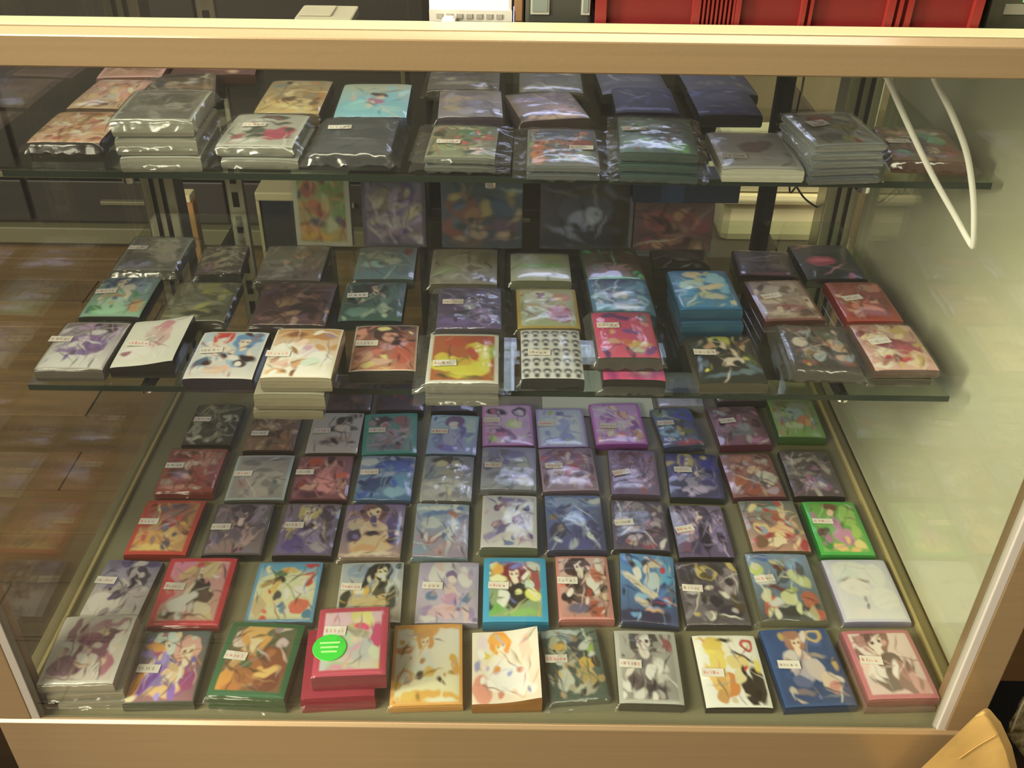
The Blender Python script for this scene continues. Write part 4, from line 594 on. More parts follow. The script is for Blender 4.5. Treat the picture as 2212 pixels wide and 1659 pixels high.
# ---- middle shelf, third row
row('card packs in the back row on the middle shelf', Z_MID + B0, GM3, .8, dlim=(.045, .08), items=[
 ((241, 581), (378, 582), 509, .014, '6c6a5c', 'silver film wrapped grey pack at the left of the back row, middle shelf', 'bg 787260 6c6458;b 8c8878 .04;94846c .6 .4 .26 .2;a09078 .3 .44 .16 .06;5c5448 .3 .7 .2 .16;887c6c .75 .66 .16 .16;a09880 .6 .14 .2 .08;n 14', (.2, .4, 0), dict(fm=(.007, .006), thick=True)),
 ((418, 592), (519, 589), 528, .013, '302c26', 'dark brown pack with swirling figures beside the silver wrapped one', 'bg 504838 54443a;8c7c60 .4 .3 .2 .1 -20;a08870 .55 .55 .2 .06 -30;785040 .3 .75 .16 .12;6c6c60 .75 .3 .14 .1;948068 .6 .75 .2 .06 -20;3c3428 .3 .2 .14 .1;n 22', None, dict(fm=(.006, .004))),
 ((549, 604), (692, 604), 528, .013, '4c4038', 'mauve grey pack with a small auburn head', 'bg 645c54 685c56;8c6450 .58 .3 .12 .12;a87c64 .58 .36 .07 .07;78706c .3 .5 .26 .06;807874 .4 .7 .3 .05;6c5450 .8 .6 .16 .3;8c847c .3 .9 .24 .04;n 12', None, dict(fm=(.006, .003))),
 ((761, 601), (894, 601), 531, .013, '3c4848', 'pale teal pack with a red corner, back row of the middle shelf', 'bg 6c7470 5c7478;949484 .4 .3 .26 .14;7c3c34 .85 .14 .08 .14;88a0a0 .3 .6 .2 .1;5c7c84 .4 .86 .3 .08;a0a090 .6 .5 .16 .1;4c646c .8 .75 .14 .16;n 10', None, dict(fm=(.006, .003))),
 ((925, 611), (1075, 612), 534, .013, '5c5442', 'sand coloured pack with faint green, back row of the middle shelf', 'bg 787058 7c7660;88806c .5 .4 .3 .2;84885c .25 .7 .2 .12;98907c .6 .6 .2 .1;6c644c .8 .3 .12 .2;3c3828 .82 .88 .1 .04;908c70 .3 .86 .16 .06;n 8', None, dict(fm=(.006, .003))),
 ((1102, 604), (1236, 605), 545, .013, '6c7058', 'pale grey pack with a green stripe, back row of the middle shelf', 'bg 84846c a0a088;688c3c .5 .52 .42 .08;94946c .5 .2 .4 .14;a8a890 .5 .84 .42 .1;7c9c50 .3 .5 .16 .05;b0b098 .5 .72 .3 .05;n 4', None, dict(fm=(.006, .003))),
 ((1269, 605), (1397, 603), 534, .014, '2c5c38', 'dark pack with a bright green lower edge', 'bg 3c3a30 5c4c44;4c4838 .4 .3 .3 .16;7c5448 .5 .7 .3 .08;8c6c58 .7 .64 .12 .08;48a060 .5 .95 .5 .05;54463c .75 .3 .16 .16;685c4c .25 .6 .12 .1;n 12', None),
 ((1415, 578), (1538, 579), 536, .012, '1c1c1a', 'black pack with a faint grey label line, behind the blue stack', 'bg 28282a 2c2a28;3c3c3c .5 .4 .3 .2;5c5858 .5 .62 .2 .06;343434 .3 .3 .16 .1;444440 .75 .5 .14 .1;n 8', None),
 ((1598, 592), (1726, 596), 539, .013, '201c1a', 'black pack with dim grey figures, ninth in the back row of the middle shelf', 'bg 2a2624 302826;544c4c .35 .44 .22 .06;3c3434 .5 .3 .3 .14;4c4444 .7 .7 .16 .1;5c3434 .5 .94 .5 .04;383030 .25 .7 .14 .12;n 10', None),
 ((1744, 601), (1877, 601), 520, .012, '22221e', 'black pack with a red oval, right end of the middle shelf back row', 'bg 2c2c28 2a2e2a;943c48 .40 .52 .24 .14;c05c68 .4 .5 .16 .05;3a3a34 .6 .2 .3 .1;403c34 .75 .75 .16 .1;n 4', None),
])
# ---- top shelf, front row
row('card packs in the front row on the top shelf', Z_TOPSHELF + B0, GT1, .95, [
 ((54, 304), (214, 305), 246, .015, '2c2018', 'black edged pack covered with small pink and tan figures, left end of the top shelf', 'bg b89468 c89c80;a88840 .6 .16 .3 .1;d8a898 .3 .5 .2 .08;8c4c38 .5 .6 .16 .05;f0d0b0 .6 .75 .16 .06;c07864 .8 .6 .14 .1;e8c8a8 .2 .84 .16 .06;a85c48 .4 .9 .1 .05;d8b078 .75 .3 .12 .08;n 46', None, dict(fm=(.007, .005))),
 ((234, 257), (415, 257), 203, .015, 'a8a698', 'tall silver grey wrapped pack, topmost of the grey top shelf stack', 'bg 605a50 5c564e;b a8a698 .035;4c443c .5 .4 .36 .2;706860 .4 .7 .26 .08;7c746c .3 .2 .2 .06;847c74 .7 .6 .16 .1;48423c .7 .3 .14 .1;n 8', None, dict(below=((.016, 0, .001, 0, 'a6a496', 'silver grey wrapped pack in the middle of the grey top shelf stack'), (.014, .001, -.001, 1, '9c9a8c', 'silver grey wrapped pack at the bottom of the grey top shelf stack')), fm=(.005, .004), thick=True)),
 ((462, 312), (632, 315), 243, .010, '9c9c90', 'silver bordered pack with a crimson shape, over another', 'bg b0aca0 a8a698;b c0beb2 .04;484840 .56 .18 .2 .1;a83c58 .7 .7 .2 .16 -15;b04460 .8 .56 .14 .1;903850 .22 .75 .1 .08;50584c .4 .6 .16 .1;c8c4b8 .4 .3 .2 .1;3c4038 .45 .76 .1 .06;d8d4c8 .35 .88 .16 .05;n 8', (.36, .45, 4), dict(below=((.010, .004, -.003, 0, '8c8c80', 'silver edged pack under the one with the crimson shape'),), fm=(.008, .005), thick=True)),
 ((669, 328), (843, 330), 252, .016, '2e323a', 'plain dark slate pack in clear wrap on the top shelf', 'bg 3c404a 44464e;b 34383e .04;4c5058 .4 .3 .3 .1;3a3e48 .7 .5 .2 .16;50525a .5 .75 .36 .08;n 4', (.25, .36, 4), dict(fm=(.009, .006), thick=True)),
 ((915, 336), (1070, 340), 268, .007, '7c8078', 'clear wrapped pack with green and red figures on the top shelf', 'bg 6c7458 848868;b 8c8c80 .025;4c7c54 .6 .3 .26 .1;b06040 .85 .44 .1 .1;3c3c30 .12 .3 .08 .2;98a070 .3 .75 .2 .1;c05858 .55 .6 .1 .07;c8c0a0 .5 .14 .2 .06;58704c .3 .5 .12 .1;d0a070 .7 .8 .14 .08;n 22', (.3, .62, 0), dict(below=((.007, 0, 0, 0, '70746e', 'clear wrapped pack under the green and red one'),), fm=(.013, .006), thick=True)),
 ((1137, 354), (1298, 357), 275, .007, '7c8084', 'clear wrapped pack with orange flames and green on the top shelf', 'bg 64687c 70706c;b 84868a .02;b8603c .2 .5 .16 .14;c88048 .16 .8 .12 .16;a84838 .75 .44 .2 .08;485878 .5 .2 .36 .1;7c9468 .6 .84 .24 .07;98a080 .8 .72 .12 .08;c06840 .5 .46 .14 .06;d8a060 .3 .66 .08 .06;n 18', (.76, .6, -2), dict(below=((.007, 0, 0, 0, '6c7074', 'clear wrapped pack under the orange flame one'),), fm=(.012, .006), thick=True)),
 ((1338, 325), (1511, 331), 250, .009, '4c6460', 'teal wrapped pack with a lime figure, topmost of a teal stack', 'bg 60746c 64807c;b 587068 .02;88a098 .4 .2 .3 .1;3c5450 .6 .5 .24 .14;70c040 .74 .84 .16 .1;a0d050 .7 .9 .1 .05;90b0b0 .3 .7 .2 .1;7c6040 .75 .4 .1 .08;a8bcb8 .5 .34 .16 .08;4c8068 .2 .44 .1 .1;n 18', (.2, .44, 6), dict(below=((.009, 0, 0, 0, '48605c', 'teal edged wrapped pack in the middle of the teal stack'), (.009, .001, 0, 1, '445a58', 'teal edged wrapped pack at the bottom of the teal stack')), fm=(.009, .006), thick=True)),
 ((1561, 361), (1741, 363), 283, .013, 'e6e6d4', 'thick white foam case with a grey window and a price label', 'bg 9c9890 a8a69c;b e4e4d0 .06;7c6460 .5 .5 .2 .14;a09c94 .5 .2 .4 .08;b0aea4 .3 .8 .24 .1;84706c .66 .4 .12 .1;a8a498 .7 .8 .2 .08;n 2', (.2, .74, -3), dict(tag_size=(.020, .012), fm=(.002, .003))),
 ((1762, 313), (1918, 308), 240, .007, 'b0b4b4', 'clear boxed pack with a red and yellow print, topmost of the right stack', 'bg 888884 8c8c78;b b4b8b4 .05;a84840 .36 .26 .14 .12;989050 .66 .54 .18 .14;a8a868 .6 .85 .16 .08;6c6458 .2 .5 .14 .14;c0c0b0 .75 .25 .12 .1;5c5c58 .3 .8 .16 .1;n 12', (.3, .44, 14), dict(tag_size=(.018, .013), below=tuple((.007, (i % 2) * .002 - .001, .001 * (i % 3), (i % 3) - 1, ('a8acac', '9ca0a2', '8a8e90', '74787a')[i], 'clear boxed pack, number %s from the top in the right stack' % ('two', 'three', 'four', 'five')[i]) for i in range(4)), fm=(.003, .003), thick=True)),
 ((1954, 342), (2123, 349), 275, .013, '6c4434', 'brown pack with green leaves and a figure, right end of the top shelf', 'bg 7c6048 84644c;488c5c .66 .3 .18 .14;68a878 .75 .44 .12 .1;d0a888 .24 .5 .16 .08;4c3428 .5 .5 .14 .14;c8b090 .55 .75 .16 .08;a05040 .8 .75 .14 .14;b08868 .3 .2 .2 .08;5c3c30 .2 .8 .14 .1;n 18', (.2, .52, 8), dict(fm=(.010, .006), thick=True)),
])
# ---- top shelf, second row
row('card packs in the second row on the top shelf', Z_TOPSHELF + B0, GT2, .85, [
 ((140, 231), (268, 233), 168, .015, '5c4430', 'rose and sand pack behind the small figured one, top shelf second row', 'bg c09080 b89870;d0a8a0 .4 .06 .4 .05;a8705c .6 .3 .2 .1;d0ac80 .3 .66 .2 .1;b8b09c .6 .66 .16 .1;6c5040 .5 .9 .14 .06;c89068 .84 .6 .14 .2;c88c88 .25 .3 .16 .1;e0c8a0 .3 .9 .2 .04;n 22', None),
 ((300, 213), (466, 203), 164, .013, '322a22', 'dark striped pack behind the tall grey stack', 'bg 58483c 6c5a48;34302c .5 .16 .4 .06;a09078 .4 .5 .12 .08;b0a898 .66 .5 .1 .06;7c6048 .8 .7 .16 .1;d0c0a8 .5 .84 .22 .06;484440 .2 .5 .1 .2;8c7058 .5 .66 .2 .06;n 14', None, dict(fm=(.006, .004))),
 ((545, 241), (689, 242), 158, .014, '6c542c', 'gold and cream pack with a brown head, top shelf second row', 'bg 8c7c5c c0a468;a89870 .4 .14 .3 .12;d0b070 .3 .7 .26 .14;604834 .45 .64 .1 .08;e0c888 .6 .86 .3 .06;9c7c48 .75 .5 .14 .14;788078 .2 .2 .12 .08;c8b080 .7 .7 .14 .1;b07c3c .92 .6 .06 .3;n 18', None, dict(fm=(.004, .004))),
 ((718, 250), (879, 250), 160, .014, '384874', 'light blue pack with a small dark haired figure, top shelf second row', 'bg a0b4a0 80b8cc;a8b098 .5 .14 .44 .18;7cb8d0 .5 .75 .5 .3;48342c .6 .4 .16 .06;d8b8a0 .58 .48 .06 .05;a8708c .5 .62 .14 .08;88c8dc .3 .75 .2 .1;98c8d8 .75 .8 .2 .08;c8c8b8 .46 .72 .05 .1;n 6', None, dict(fm=(.004, .003))),
 ((944, 250), (1088, 250), 195, .014, '4c4050', 'mauve brown wrapped pack behind the green and red one', 'bg 887868 847c8c;a08c78 .3 .4 .24 .14;7c7894 .6 .6 .26 .14;6c6068 .5 .2 .3 .1;948c9c .5 .84 .3 .08;a0907c .2 .75 .12 .12;n 10', None, dict(fm=(.006, .004))),
 ((1125, 260), (1276, 251), 205, .014, '4c3c3c', 'rosy brown wrapped pack with a pale front lip, behind the orange flame one', 'bg 64584c 887470;5c4434 .75 .3 .2 .16;9c7c6c .6 .66 .3 .1;88789c .3 .3 .26 .08;c8a480 .5 .92 .46 .05;b08878 .75 .75 .16 .08;n 10', None, dict(fm=(.005, .004))),
 ((1330, 240), (1470, 242), 190, .013, '2a2638', 'dark indigo pack in the second row, behind the teal stack', 'bg 1a181e 242234;403c70 .5 .9 .4 .04;141218 .5 .3 .4 .16;302c44 .3 .6 .16 .1;n 8', None, dict(pm=VDULL)),  # violet strip in the print paints the bluish lamp's reflection
 ((1510, 246), (1650, 247), 195, .013, '2a2634', 'dark violet pack in the second row, behind the white foam case', 'bg 18161a 222030;3c3870 .3 .9 .2 .04;343060 .75 .9 .14 .03;38343c .5 .4 .3 .16;n 8', None, dict(pm=VDULL)),  # violet dabs by the front edge are reflections put into the print
])
row('card packs in the third row on the top shelf', Z_TOPSHELF + B0, GT2, .6, pm=VDULL, items=[
 ((205, 166), (348, 164), 118, .015, '8c6450', 'pink edged pack just under the top rail at the left', 'bg b08878 a87c68;b c89890 .06;8c6450 .5 .6 .3 .2;c0a080 .4 .3 .2 .1;n 8', None, dict(d=.09)),
 ((362, 162), (552, 158), 115, .013, '4c342c', 'dark red brown pack just under the top rail', 'bg 64443c 5c4038;a08068 .4 .4 .2 .06;7c4c44 .6 .75 .3 .08;n 8', (.4, .55), dict(d=.065)),
 ((920, 190), (1080, 192), 150, .013, '3c342c', 'dark grey wrapped pack behind the mauve brown one', 'bg 4c443c 544c40;7c7464 .5 .8 .36 .06;3c342c .5 .4 .3 .14;8c8470 .2 .3 .1 .06;n 8', None, dict(d=.08, fm=(.006, .005))),
 ((1120, 196), (1262, 198), 155, .013, '383428', 'dark olive wrapped pack behind the rosy brown one', 'bg 48443a 4c4838;787258 .5 .86 .36 .05;3a362c .5 .4 .3 .16;7c745c .75 .3 .12 .06;n 8', None, dict(d=.08, fm=(.006, .005))),
 ((1300, 200), (1450, 200), 155, .012, '23221e', 'black pack in the third top shelf row, fifth from the left', 'bg 2c2a26 2e2c2c;44403a .5 .5 .3 .1;3a3648 .5 .85 .3 .08;n 8', None, dict(d=.08)),
 ((1490, 202), (1640, 202), 158, .012, '22201e', 'black pack in the third top shelf row, sixth from the left', 'bg 2a2826 2c2a2a;4c4438 .4 .6 .2 .1;342f40 .6 .85 .3 .08;n 8', None, dict(d=.08)),
])
# ---- dark packs at the very back of the deck
row('dark card packs at the back of the deck', B0, G1, .7, [
 ((700, 884), (800, 884), 815, .012, '2a1e20', 'dark maroon pack at the back of the deck, left of centre', 'bg 3c2a2c 402c30;5c4444 .5 .4 .2 .12;6c4c48 .6 .75 .2 .1;2c2024 .3 .7 .2 .14;n 14', None),
 ((812, 884), (915, 884), 815, .012, '221c2a', 'dark purple pack at the back of the deck, centre', 'bg 30263a 3a2838;4c2c4c .5 .5 .3 .1;6c3038 .8 .8 .1 .1;2c2c44 .3 .75 .2 .12;n 14', None),
 ((930, 886), (1030, 886), 818, .012, '221e2c', 'dark indigo pack at the back of the deck, behind the light blue one', 'bg 2c2834 302c44;3c3450 .6 .6 .2 .14;6c3438 .1 .7 .1 .12;n 12', None),
 ((1424, 876), (1522, 876), 812, .013, '8c8c98', 'silver grey pack at the back of the deck, behind the deep blue one', 'bg 8c90a0 8c8c98;484c60 .6 .6 .3 .1;a0a0a8 .3 .3 .2 .1;n 6', None),
 ((1550, 866), (1660, 864), 800, .013, '2a2024', 'dark brown pack at the back of the deck, behind the plum one', 'bg 40302c 44342f;6c5844 .4 .6 .14 .1;5c3434 .7 .4 .16 .1;n 10', None),
])
# ------------------------------------------------------------------ packs standing at the back of the middle shelf
def standing(tl, tr, Y, side, label, spec, th=.014, lean=7.0, gain=1.35, fm=None, tp=None, res=.9):
    COUNT[0] += 1; seed = COUNT[0] * 13 + 5
    a, b = aty(*tl, Y + .012), aty(*tr, Y + .012)
    w = (b - a).length; d = ((a.z + b.z) / 2 - Z_MID) / math.cos(math.radians(lean))
    th_ = math.radians(90 - lean)
    z0 = Z_MID + .0006 + d / 2 * math.sin(th_)
    root = tag(empty('card_box', ((a.x + b.x) / 2, Y + th + d / 2 * math.cos(th_), z0), (th_, 0, 0)), label, 'card box', 'card boxes standing at the back of the middle shelf')
    f = surf(w, d, th, (0, 0, .0006, 0))
    wrapper('wrapper', w, d, f, side, root)
    nu, nv = int(44 * res), int(48 * res)
    color_grid('printed_front', np.linspace(-w / 2 * .992, w / 2 * .992, nu), np.linspace(d / 2 * .992, -d / 2 * .992, nv), f, paint(spec, nu, nv, seed, gain * GW, d / w), VC, root)
    if fm: film(w, d, f, th, fm, root, seed, film_m)
    return ((a.x + b.x) / 2, w, z0 + d / 2 * math.sin(th_))
YS = .980
standing((628, 379), (752, 375), YS, '9a9888', 'white framed card box with a red and green picture, standing leftmost', 'bg 8c9060 a89058;b b4b09c .085;a05048 .3 .2 .14 .12;6c8c4c .7 .25 .2 .2;b06848 .35 .45 .14 .1;c88c50 .25 .75 .2 .1;8c3c3c .5 .5 .12 .1;6c9458 .8 .6 .14 .14;d0a048 .4 .86 .3 .06;b0b08c .65 .7 .1 .1;4c4c5c .4 .66 .14 .06;n 16', fm=(.004, .002))
standing((778, 388), (918, 388), YS, '3a3644', 'violet card box with a pale crowded picture, standing second from the left', 'bg 6c6480 6c6074;b 4c4858 .06;847c6c .35 .3 .2 .16;9080a0 .6 .3 .16 .2;54487c .7 .2 .14 .16;988c90 .5 .6 .3 .1;a89c84 .8 .5 .12 .1;887084 .5 .8 .3 .1;b0a8b0 .4 .7 .14 .05;n 28')
standing((952, 394), (1130, 394), YS, '34383e', 'dark card box with an auburn haired group on the left half, standing third', 'bg 3c4854 3f4450;68443c .25 .35 .2 .2;7c5c48 .4 .5 .14 .14;8c7c54 .55 .4 .08 .12;704440 .15 .7 .14 .16;8c7868 .45 .75 .12 .12;3c4c64 .75 .4 .16 .2;544458 .8 .66 .16 .12;3c505c .5 .1 .4 .06;5c4c48 .3 .9 .2 .06;n 14')
standing((1168, 398), (1364, 402), YS, '28282e', 'black card box with a pale blue heart shaped glow, standing fourth', 'bg 30303a 2c2c34;3c3c4c .5 .4 .3 .3;70748c .46 .56 .16 .16 30;787c90 .56 .48 .12 .12;606478 .3 .76 .2 .04 30;24242c .4 .66 .1 .05 40;2a241f .9 .5 .1 .5;3c342c .5 .14 .4 .06;n 8')
xc, w5, zt5 = standing((1372, 434), (1546, 430), YS, '30262a', 'dark wine coloured card box under the flat navy box, standing at the right', 'bg 4c3438 443034;6c3c3c .3 .4 .2 .2;7c5c48 .6 .3 .12 .12;5c3038 .75 .5 .2 .2;685048 .5 .75 .16 .1;3c2a34 .2 .8 .16 .12;78604c .45 .5 .08 .08;n 18')
a = aty(1366, 430, YS); b = aty(1596, 430, YS)
nb = tag(MB().box(a.x, b.x, YS - .002, YS + .05, zt5 + .002, zt5 + .024, .0015).build('navy_box', mat('navy_card', '26304c', rough=.4)), 'flat dark navy box lying across the wine coloured card box', 'box')
MB().box(a.x + .03, a.x + .055, YS - .0026, YS - .002, zt5 + .0022, zt5 + .0238).build('band', mat('navy_band', '34446c', rough=.4), nb)

# ------------------------------------------------------------------ pale sheet on the deck
p0, p1 = atz(1172, 888, .001), atz(1412, 886, .001)
mb = MB()
n = 12
for j in range(2):
    for i in range(n + 1):
        for k in range(2):
            t = i / n
            mb.v.append((p0.x + (p1.x - p0.x) * t, p0.y - .01 + .105 * k, .0008 + .0012 * math.sin(t * 7) ** 2 + .0004 * j))
N2 = 2 * (n + 1)
for i in range(n):
    q = 2 * i
    mb.f.append([N2 + q, N2 + q + 2, N2 + q + 3, N2 + q + 1]); mb.f.append([q, q + 1, q + 3, q + 2])
    mb.f.append([q, q + 2, N2 + q + 2, N2 + q]); mb.f.append([q + 1, N2 + q + 1, N2 + q + 3, q + 3])
mb.f.append([0, N2, N2 + 1, 1]); mb.f.append([2 * n, 2 * n + 1, N2 + 2 * n + 1, N2 + 2 * n])
tag(mb.build('paper_sheet', mat('pale_paper', 'd8e0cc', rough=.6)), 'pale greenish paper sheet lying at the back of the deck', 'paper')

# ------------------------------------------------------------------ hanging cable inside the right pane
def spline(pts, n=10):
    out = []
    P = [Vector(p) for p in pts]
    for i in range(len(P) - 1):
        a0, a1, a2, a3 = P[max(i - 1, 0)], P[i], P[i + 1], P[min(i + 2, len(P) - 1)]
        for k in range(n):
            t = k / n
            out.append(.5 * ((2 * a1) + (a2 - a0) * t + (2 * a0 - 5 * a1 + 4 * a2 - a3) * t * t + (3 * a1 - a0 - 3 * a2 + a3) * t ** 3))
    out.append(P[-1]); return out
pts = [aty(1890, 110, .66), aty(1922, 180, .66), aty(1962, 270, .655), aty(2015, 380, .65), aty(2065, 470, .645), aty(2096, 526, .64), aty(2102, 528, .637), aty(2104, 490, .632), aty(2102, 420, .628), aty(2088, 330, .625), aty(2056, 245, .62), aty(2020, 172, .615), aty(1998, 110, .612)]
cb = tag(MB().tube(spline(pts, 8), .0021, 10).build('cable', mat('white_cable', 'f2f0e6', rough=.4), None, True), 'white cable hanging in a narrow loop inside the right side of the case', 'cable')

# ------------------------------------------------------------------ goods standing on the glass top
ZG = ZTOP + .0004
red = mat('red_plastic', '64120d', rough=.5, vary=.12, vscale=(30, 30, 30)); red_hi = mat('red_plastic_highlight', '721d17', rough=.45)  # lighter red paints the highlights on ribs, lip and rim
c0, c1 = atz(1292, 66, ZG), atz(2096, 70, ZG)
cx, cw, cy, cdp, chh = (c0.x + c1.x) / 2, (c1.x - c0.x), c0.y + .003, .26, .15
crate = tag(empty('plastic_crate', (cx, cy, ZG)), 'red plastic crate with ribbed sides standing on top of the case', 'crate')
fl_ = .002
def wallq(x0, x1, z0, z1, y0, y1, t):           # flared wall piece along the front or the back
    k = lambda z: fl_ * z / chh
    V = []
    s = -1 if y0 < cdp / 2 else 1
    for z in (z0, z1):
        for x in (x0, x1):
            xx = x + (k(z) if x > 0 else -k(z)) * abs(x) / (cw / 2)
            V += [(xx, y0 + s * k(z), z), (xx, y1 + s * k(z), z)]
    return V, [(0, 1, 3, 2), (4, 6, 7, 5), (0, 2, 6, 4), (1, 5, 7, 3), (0, 4, 5, 1), (2, 3, 7, 6)]
def addq(mb, q):
    k = len(mb.v); mb.v += q[0]; mb.f += [[k + i for i in f] for f in q[1]]
mb = MB(); addq(mb, wallq(-cw / 2, cw / 2, 0, chh, 0, .003, 0)); addq(mb, wallq(-cw / 2, cw / 2, 0, chh, cdp - .003, cdp, 0))
mb.box(-cw / 2, cw / 2, .0, cdp, 0, .003)
for sx in (-1, 1):
    k = len(mb.v)
    xa, xb = sx * cw / 2, sx * (cw / 2 - .003)
    mb.v += [(xa, 0, 0), (xb, 0, 0), (xb, cdp, 0), (xa, cdp, 0), (xa + sx * fl_, -fl_, chh), (xb + sx * fl_, -fl_, chh), (xb + sx * fl_, cdp + fl_, chh), (xa + sx * fl_, cdp + fl_, chh)]
    mb.f += [[k + i for i in f] for f in ((0, 1, 2, 3), (4, 5, 6, 7), (0, 4, 7, 3), (1, 5, 6, 2), (0, 1, 5, 4), (2, 3, 7, 6))]
mb.build('body', red, crate)
def rib(x, wd, z0=.003, z1=.146, dy=.0035):
    mb = MB(); V, F = wallq(x - wd / 2, x + wd / 2, z0, z1, -dy, 0.0005, 0); mb.v = V; mb.f = [list(f) for f in F]; mb.build('rib', red_hi, crate)
for px_, wd in [(1296, .006), (1495, .003)] + [(1503 + 9 * i, .0011) for i in range(9)] + [(1584, .003), (1722, .0025), (1738, .0016), (1905, .004), (1925, .002), (1945, .003), (2088, .005)]:
    rib((px_ - 1292) / (2096 - 1292) * cw - cw / 2, wd)
mb = MB(); V, F = wallq(-cw / 2, cw / 2, .0, .0032, -.003, 0.0005, 0); mb.v = V; mb.f = [list(f) for f in F]; mb.build('bottom_lip', red_hi, crate)
MB().box(-cw / 2 - fl_ - .006, cw / 2 + fl_ + .006, -fl_ - .008, -fl_ + .002, chh - .008, chh + .004, .002).build('rim', red_hi, crate)
MB().box(-cw / 2 - fl_ - .006, cw / 2 + fl_ + .006, cdp + fl_ - .002, cdp + fl_ + .008, chh - .008, chh + .004, .002).build('rim', red_hi, crate)

def top_thing(name, x0, x1, ybase, dep, hh, m, label, cat, bev=.002, y2=None):
    a, b = atz(x0, ybase, ZG), atz(x1, ybase, ZG)
    r = tag(empty(name, ((a.x + b.x) / 2, a.y, ZG)), label, cat); w = b.x - a.x
    MB().box(-w / 2, w / 2, 0, dep, 0, hh, bev).build('body', m, r)
    return r, w
white = mat('white_card', 'e4e2d8', rough=.6, vary=.08, vscale=(40, 40, 40))
r, w = top_thing('carton', 928, 1106, 50, .28, .16, white, 'white carton standing on top of the case near its middle', 'carton')  # height and depth out of view sized to block light onto the board
MB().box(-w / 2, w / 2, -.0008, 0, .0015, .0075).build('printed_band', mat('grey_band', 'b9b5a4', rough=.6), r)
for i in range(7):
    MB().box(-w / 2 + .004 + i * .0056, -w / 2 + .0075 + i * .0056, -.0013, -.0008, .003, .0055).build('printed_mark', mat('band_mark', '8c8878', rough=.7), r)
r, w = top_thing('white_clip', 954, 984, 59, .007, .0042, white, 'small white folded clip lying in front of the white carton', 'clip', .0012)
MB().box(-w / 2 + .001, w / 2 - .001, .001, .005, .0042, .0052, .0004).build('top_fold', white, r)
r, w = top_thing('wooden_block', 1110, 1131, 52, .15, .10, mat('brown_block', '6c5034', rough=.5), 'narrow brown board beside the white carton', 'board', .001)
MB().box(-w / 2 + .001, w / 2 - .001, -.0006, 0, .002, .09).build('face_strip', mat('brown_strip', '7c5c3c', rough=.5), r)
r, w = top_thing('dark_case', 1134, 1276, 54, .28, .14, mat('dark_case', '38382f', rough=.4), 'dark case with two pale labels between the white carton and the red crate', 'case')  # made tall and deep out of view to keep light off the board
for a_, b_ in ((.08, .36), (.84, .97)):
    pl = MB().box(-w / 2 + a_ * w, -w / 2 + b_ * w, -.0008, 0, .006, .04).build('label_plate', mat('pale_plate', '9a9a86', rough=.5), r)
    MB().box(-w / 2 + a_ * w + .001, -w / 2 + b_ * w - .001, -.0012, -.0008, .0075, .03).build('plate_print', mat('plate_print', '6c7468', rough=.6), pl)
r, w = top_thing('folded_paper', 636, 760, 46, .03, .0018, mat('cream_paper', '8e8b70', rough=.7), 'folded pale paper lying on the glass top left of the carton', 'paper', .0008)
MB().box(-w / 2 + .002, w / 2 - .012, .004, .026, .0018, .0028, .0005).build('upper_fold', mat('cream_paper'), r)
r, w = top_thing('dark_box', 2124, 2330, 70, .2, .10, mat('dark_green_box', '3a3a2a', rough=.5, vary=.3, vscale=(60, 60, 60)), 'dark olive box on top of the case right of the red crate', 'box')
MB().box(-w / 2 + .008, w / 2 - .02, -.0008, 0, .010, .0155).build('grey_strip', mat('grey_strip2', '6c6a58', rough=.5), r)
MB().box(-w / 2 + .017, w / 2 - .005, -.0012, 0, .0165, .045).build('green_patch', mat('mint_patch', '6ca070', rough=.5), r)

# ------------------------------------------------------------------ behind the case
a, b = aty(1545, 520, 1.2), aty(1810, 520, 1.2)
ztub = a.z - .004
st = tag(MB().box(a.x - .12, .405, 1.16, 1.36, FLOOR, ztub, .003).build('low_stand', mat('low_stand', '3c362a', rough=.6)), 'low dark stand behind the case carrying the cream tub', 'stand')
tub = tag(empty('storage_tub', ((a.x + b.x) / 2, 1.25, ztub)), 'cream plastic tub with a thick rim behind the right of the case', 'tub')
tw = (b.x - a.x) / 2; cream = mat('cream_plastic', 'e4dab0', rough=.45)
zt = aty(1600, 440, 1.2).z - ztub
MB().box(-tw * .94, tw * .94, -.045, .06, 0.0005, zt, .012).build('body', cream, tub)
MB().box(-tw, tw, -.055, .07, zt, zt + .014, .006).build('rim', cream, tub)
MB().box(-tw * .98, tw * .98, -.052, .066, zt + .014, zt + .075, .014).build('lid', mat('cream_lid', 'e8e0b8', rough=.4), tub)
MB().box(-tw * .5, tw * .3, -.056, -.05, zt + .038, zt + .046, .002).build('latch', mat('tan_latch', 'c49858', rough=.5), tub)
wire = tag(MB().tube(spline([(aty(1700, 330, 1.10).x, 1.1, .567), aty(1708, 372, 1.104), aty(1722, 405, 1.107), aty(1742, 432, 1.107), aty(1775, 452, 1.105), aty(1815, 462, 1.10)], 6), .0012, 8).build('wire', black_metal, None, True), 'thin black wire curving in front of the cream tub', 'wire')
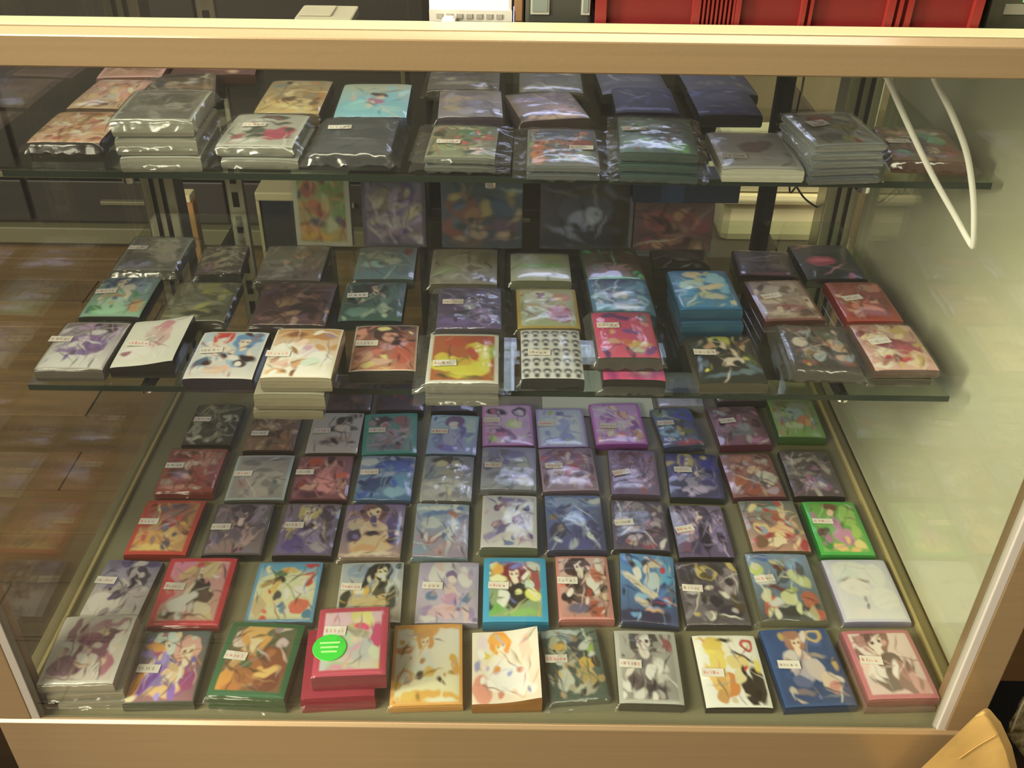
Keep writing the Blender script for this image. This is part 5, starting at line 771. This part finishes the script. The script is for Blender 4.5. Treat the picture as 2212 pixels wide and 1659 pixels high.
# cardboard box and dark boxes behind the left half
bx0, bx1 = aty(372, 440, 1.9), aty(416, 440, 1.9)
cbx = tag(MB().box(bx0.x, bx1.x, 1.9, 1.93, FLOOR, aty(395, 436, 1.9).z, .003).build('cardboard_box', mat('cardboard', '8c6434', rough=.7, vary=.12, vscale=(5, 5, 80))), 'narrow upright cardboard box seen past the left back post', 'box')
MB().box(bx0.x + .002, bx1.x - .002, 1.895, 1.932, aty(395, 436, 1.9).z, aty(395, 436, 1.9).z + .016, .002).build('lid', mat('pale_lid', 'b0a47c', rough=.6), cbx)
q0, q1, qz = aty(556, 424, 1.8), aty(700, 424, 1.8), aty(600, 432, 1.8).z
db = tag(empty('dark_drawer_unit', ((q0.x + q1.x) / 2, 1.8, FLOOR)), 'dark blue black drawer unit with a cream top edge behind the standing boxes', 'drawer unit')
dw = (q1.x - q0.x) / 2
MB().box(-dw, dw, 0, .06, 0, qz - FLOOR, .003).build('carcass', mat('blue_black', '15181f', rough=.4), db)
MB().box(-dw - .004, dw + .004, -.006, .066, qz - FLOOR, qz - FLOOR + .018, .003).build('top_edge', mat('cream_edge', '857e5e', rough=.5), db)
MB().box(-dw - .004, -dw + .002, -.004, .0, 0, qz - FLOOR).build('side_edge', mat('cream_edge', '857e5e'), db)
# tall dark shelving filling the gap behind the centre
shv = tag(empty('dark_shelving', (.22, 2.0, FLOOR)), 'tall dark shelving unit in the gloom behind the case', 'shelving')
for x in (-.42, .0, .42): MB().box(x - .015, x + .015, 0, .3, 0, 1.05, .002).build('upright', dark_wood, shv)
for z in (.06, .36, .66, .95): MB().box(-.405, .405, .005, .295, z, z + .02, .002).build('shelf', dark_wood, shv)
MB().box(-.43, .43, .3, .31, 0, 1.05).build('back', mat('shelving_back', '1d1812', rough=.8), shv)

# ------------------------------------------------------------------ right of the case: neighbouring counter, kraft bag, patterned bag
n0, n1 = aty(2150, 1472, .78), aty(2150, 1290, .78)
nc = tag(empty('neighbour_counter', (.75, .78, FLOOR)), 'brown counter with a dark recess under it right of the case', 'counter')
MB().box(-.33, .5, 0, .5, n0.z - FLOOR, n1.z - FLOOR + .12, .002).build('front_panel', mat('brown_counter', '94724a', rough=.5, vary=.2, vscale=(3, 3, 40)), nc)
MB().box(-.30, .5, .12, .5, 0, n0.z - FLOOR).build('recess_dark_box', mat('black_recess', '0a0a0a', rough=.8), nc)  # near-black box colours in the dark under the counter

def sack(name, front, back, Yf, Yb, m, label, cat, panels=(), parts=()):
    """a folded paper sack: an outline in front, an outline behind, straight folds between"""
    F = [aty(px, py, Yf) for px, py in front]; B = [aty(px, py, Yb) for px, py in back]
    root = tag(empty(name), label, cat)
    bm = bmesh.new()
    f = [bm.verts.new(p) for p in F]; b = [bm.verts.new(p) for p in B]; n = len(F)
    bm.faces.new(f); bm.faces.new(b[::-1])
    for i in range(n): bm.faces.new((f[i], f[(i + 1) % n], b[(i + 1) % n], b[i]))
    bmesh.ops.bevel(bm, geom=bm.edges[:], offset=.0035, segments=3, profile=.5, affect='EDGES')
    mb = MB(); mb.add_bm(bm); o = mb.build('body', m, root, True); o.data.set_sharp_from_angle(angle=math.radians(50))
    for nm, line, rr, mm in parts:
        MB().tube(spline([aty(px, py, Yf - .001) for px, py in line], 5), rr, 6).build(nm, mm, root, True)
    return root
kraft = mat('kraft_paper', 'c09a54', rough=.65, vary=.12, vscale=(14, 14, 14), bump=.5, bscale=30)
kraft_d = mat('kraft_fold', 'a8823e', rough=.65)
sack('kraft_bag', [(1890, 1760), (1990, 1659), (2060, 1592), (2106, 1548), (2128, 1532), (2146, 1562), (2172, 1622), (2190, 1690), (2196, 1790)], [(1930, 1740), (2010, 1645), (2070, 1585), (2112, 1540), (2134, 1526), (2162, 1560), (2186, 1612), (2205, 1690), (2215, 1790)], .47, .515, kraft, 'yellow brown kraft paper bag leaning at the lower right corner of the case', 'paper bag', parts=[('fold', [(2070, 1640), (2110, 1612), (2152, 1588)], .0004, kraft_d)])
patt = mat('patterned_bag', 'b8ae84', rough=.5, vary=.6, vscale=(120, 120, 120), color2='5c4c20')
sack('patterned_bag', [(2172, 1584), (2188, 1560), (2200, 1520), (2216, 1496), (2270, 1490), (2310, 1600), (2230, 1660)], [(2180, 1580), (2194, 1556), (2206, 1516), (2222, 1490), (2276, 1484), (2316, 1594), (2236, 1654)], .60, .66, patt, 'cream and brown patterned bag at the right edge behind the kraft bag', 'bag', parts=[('seam', [(2184, 1580), (2204, 1530), (2218, 1506)], .0012, mat('bag_edge', 'd8d0b0', rough=.5))])
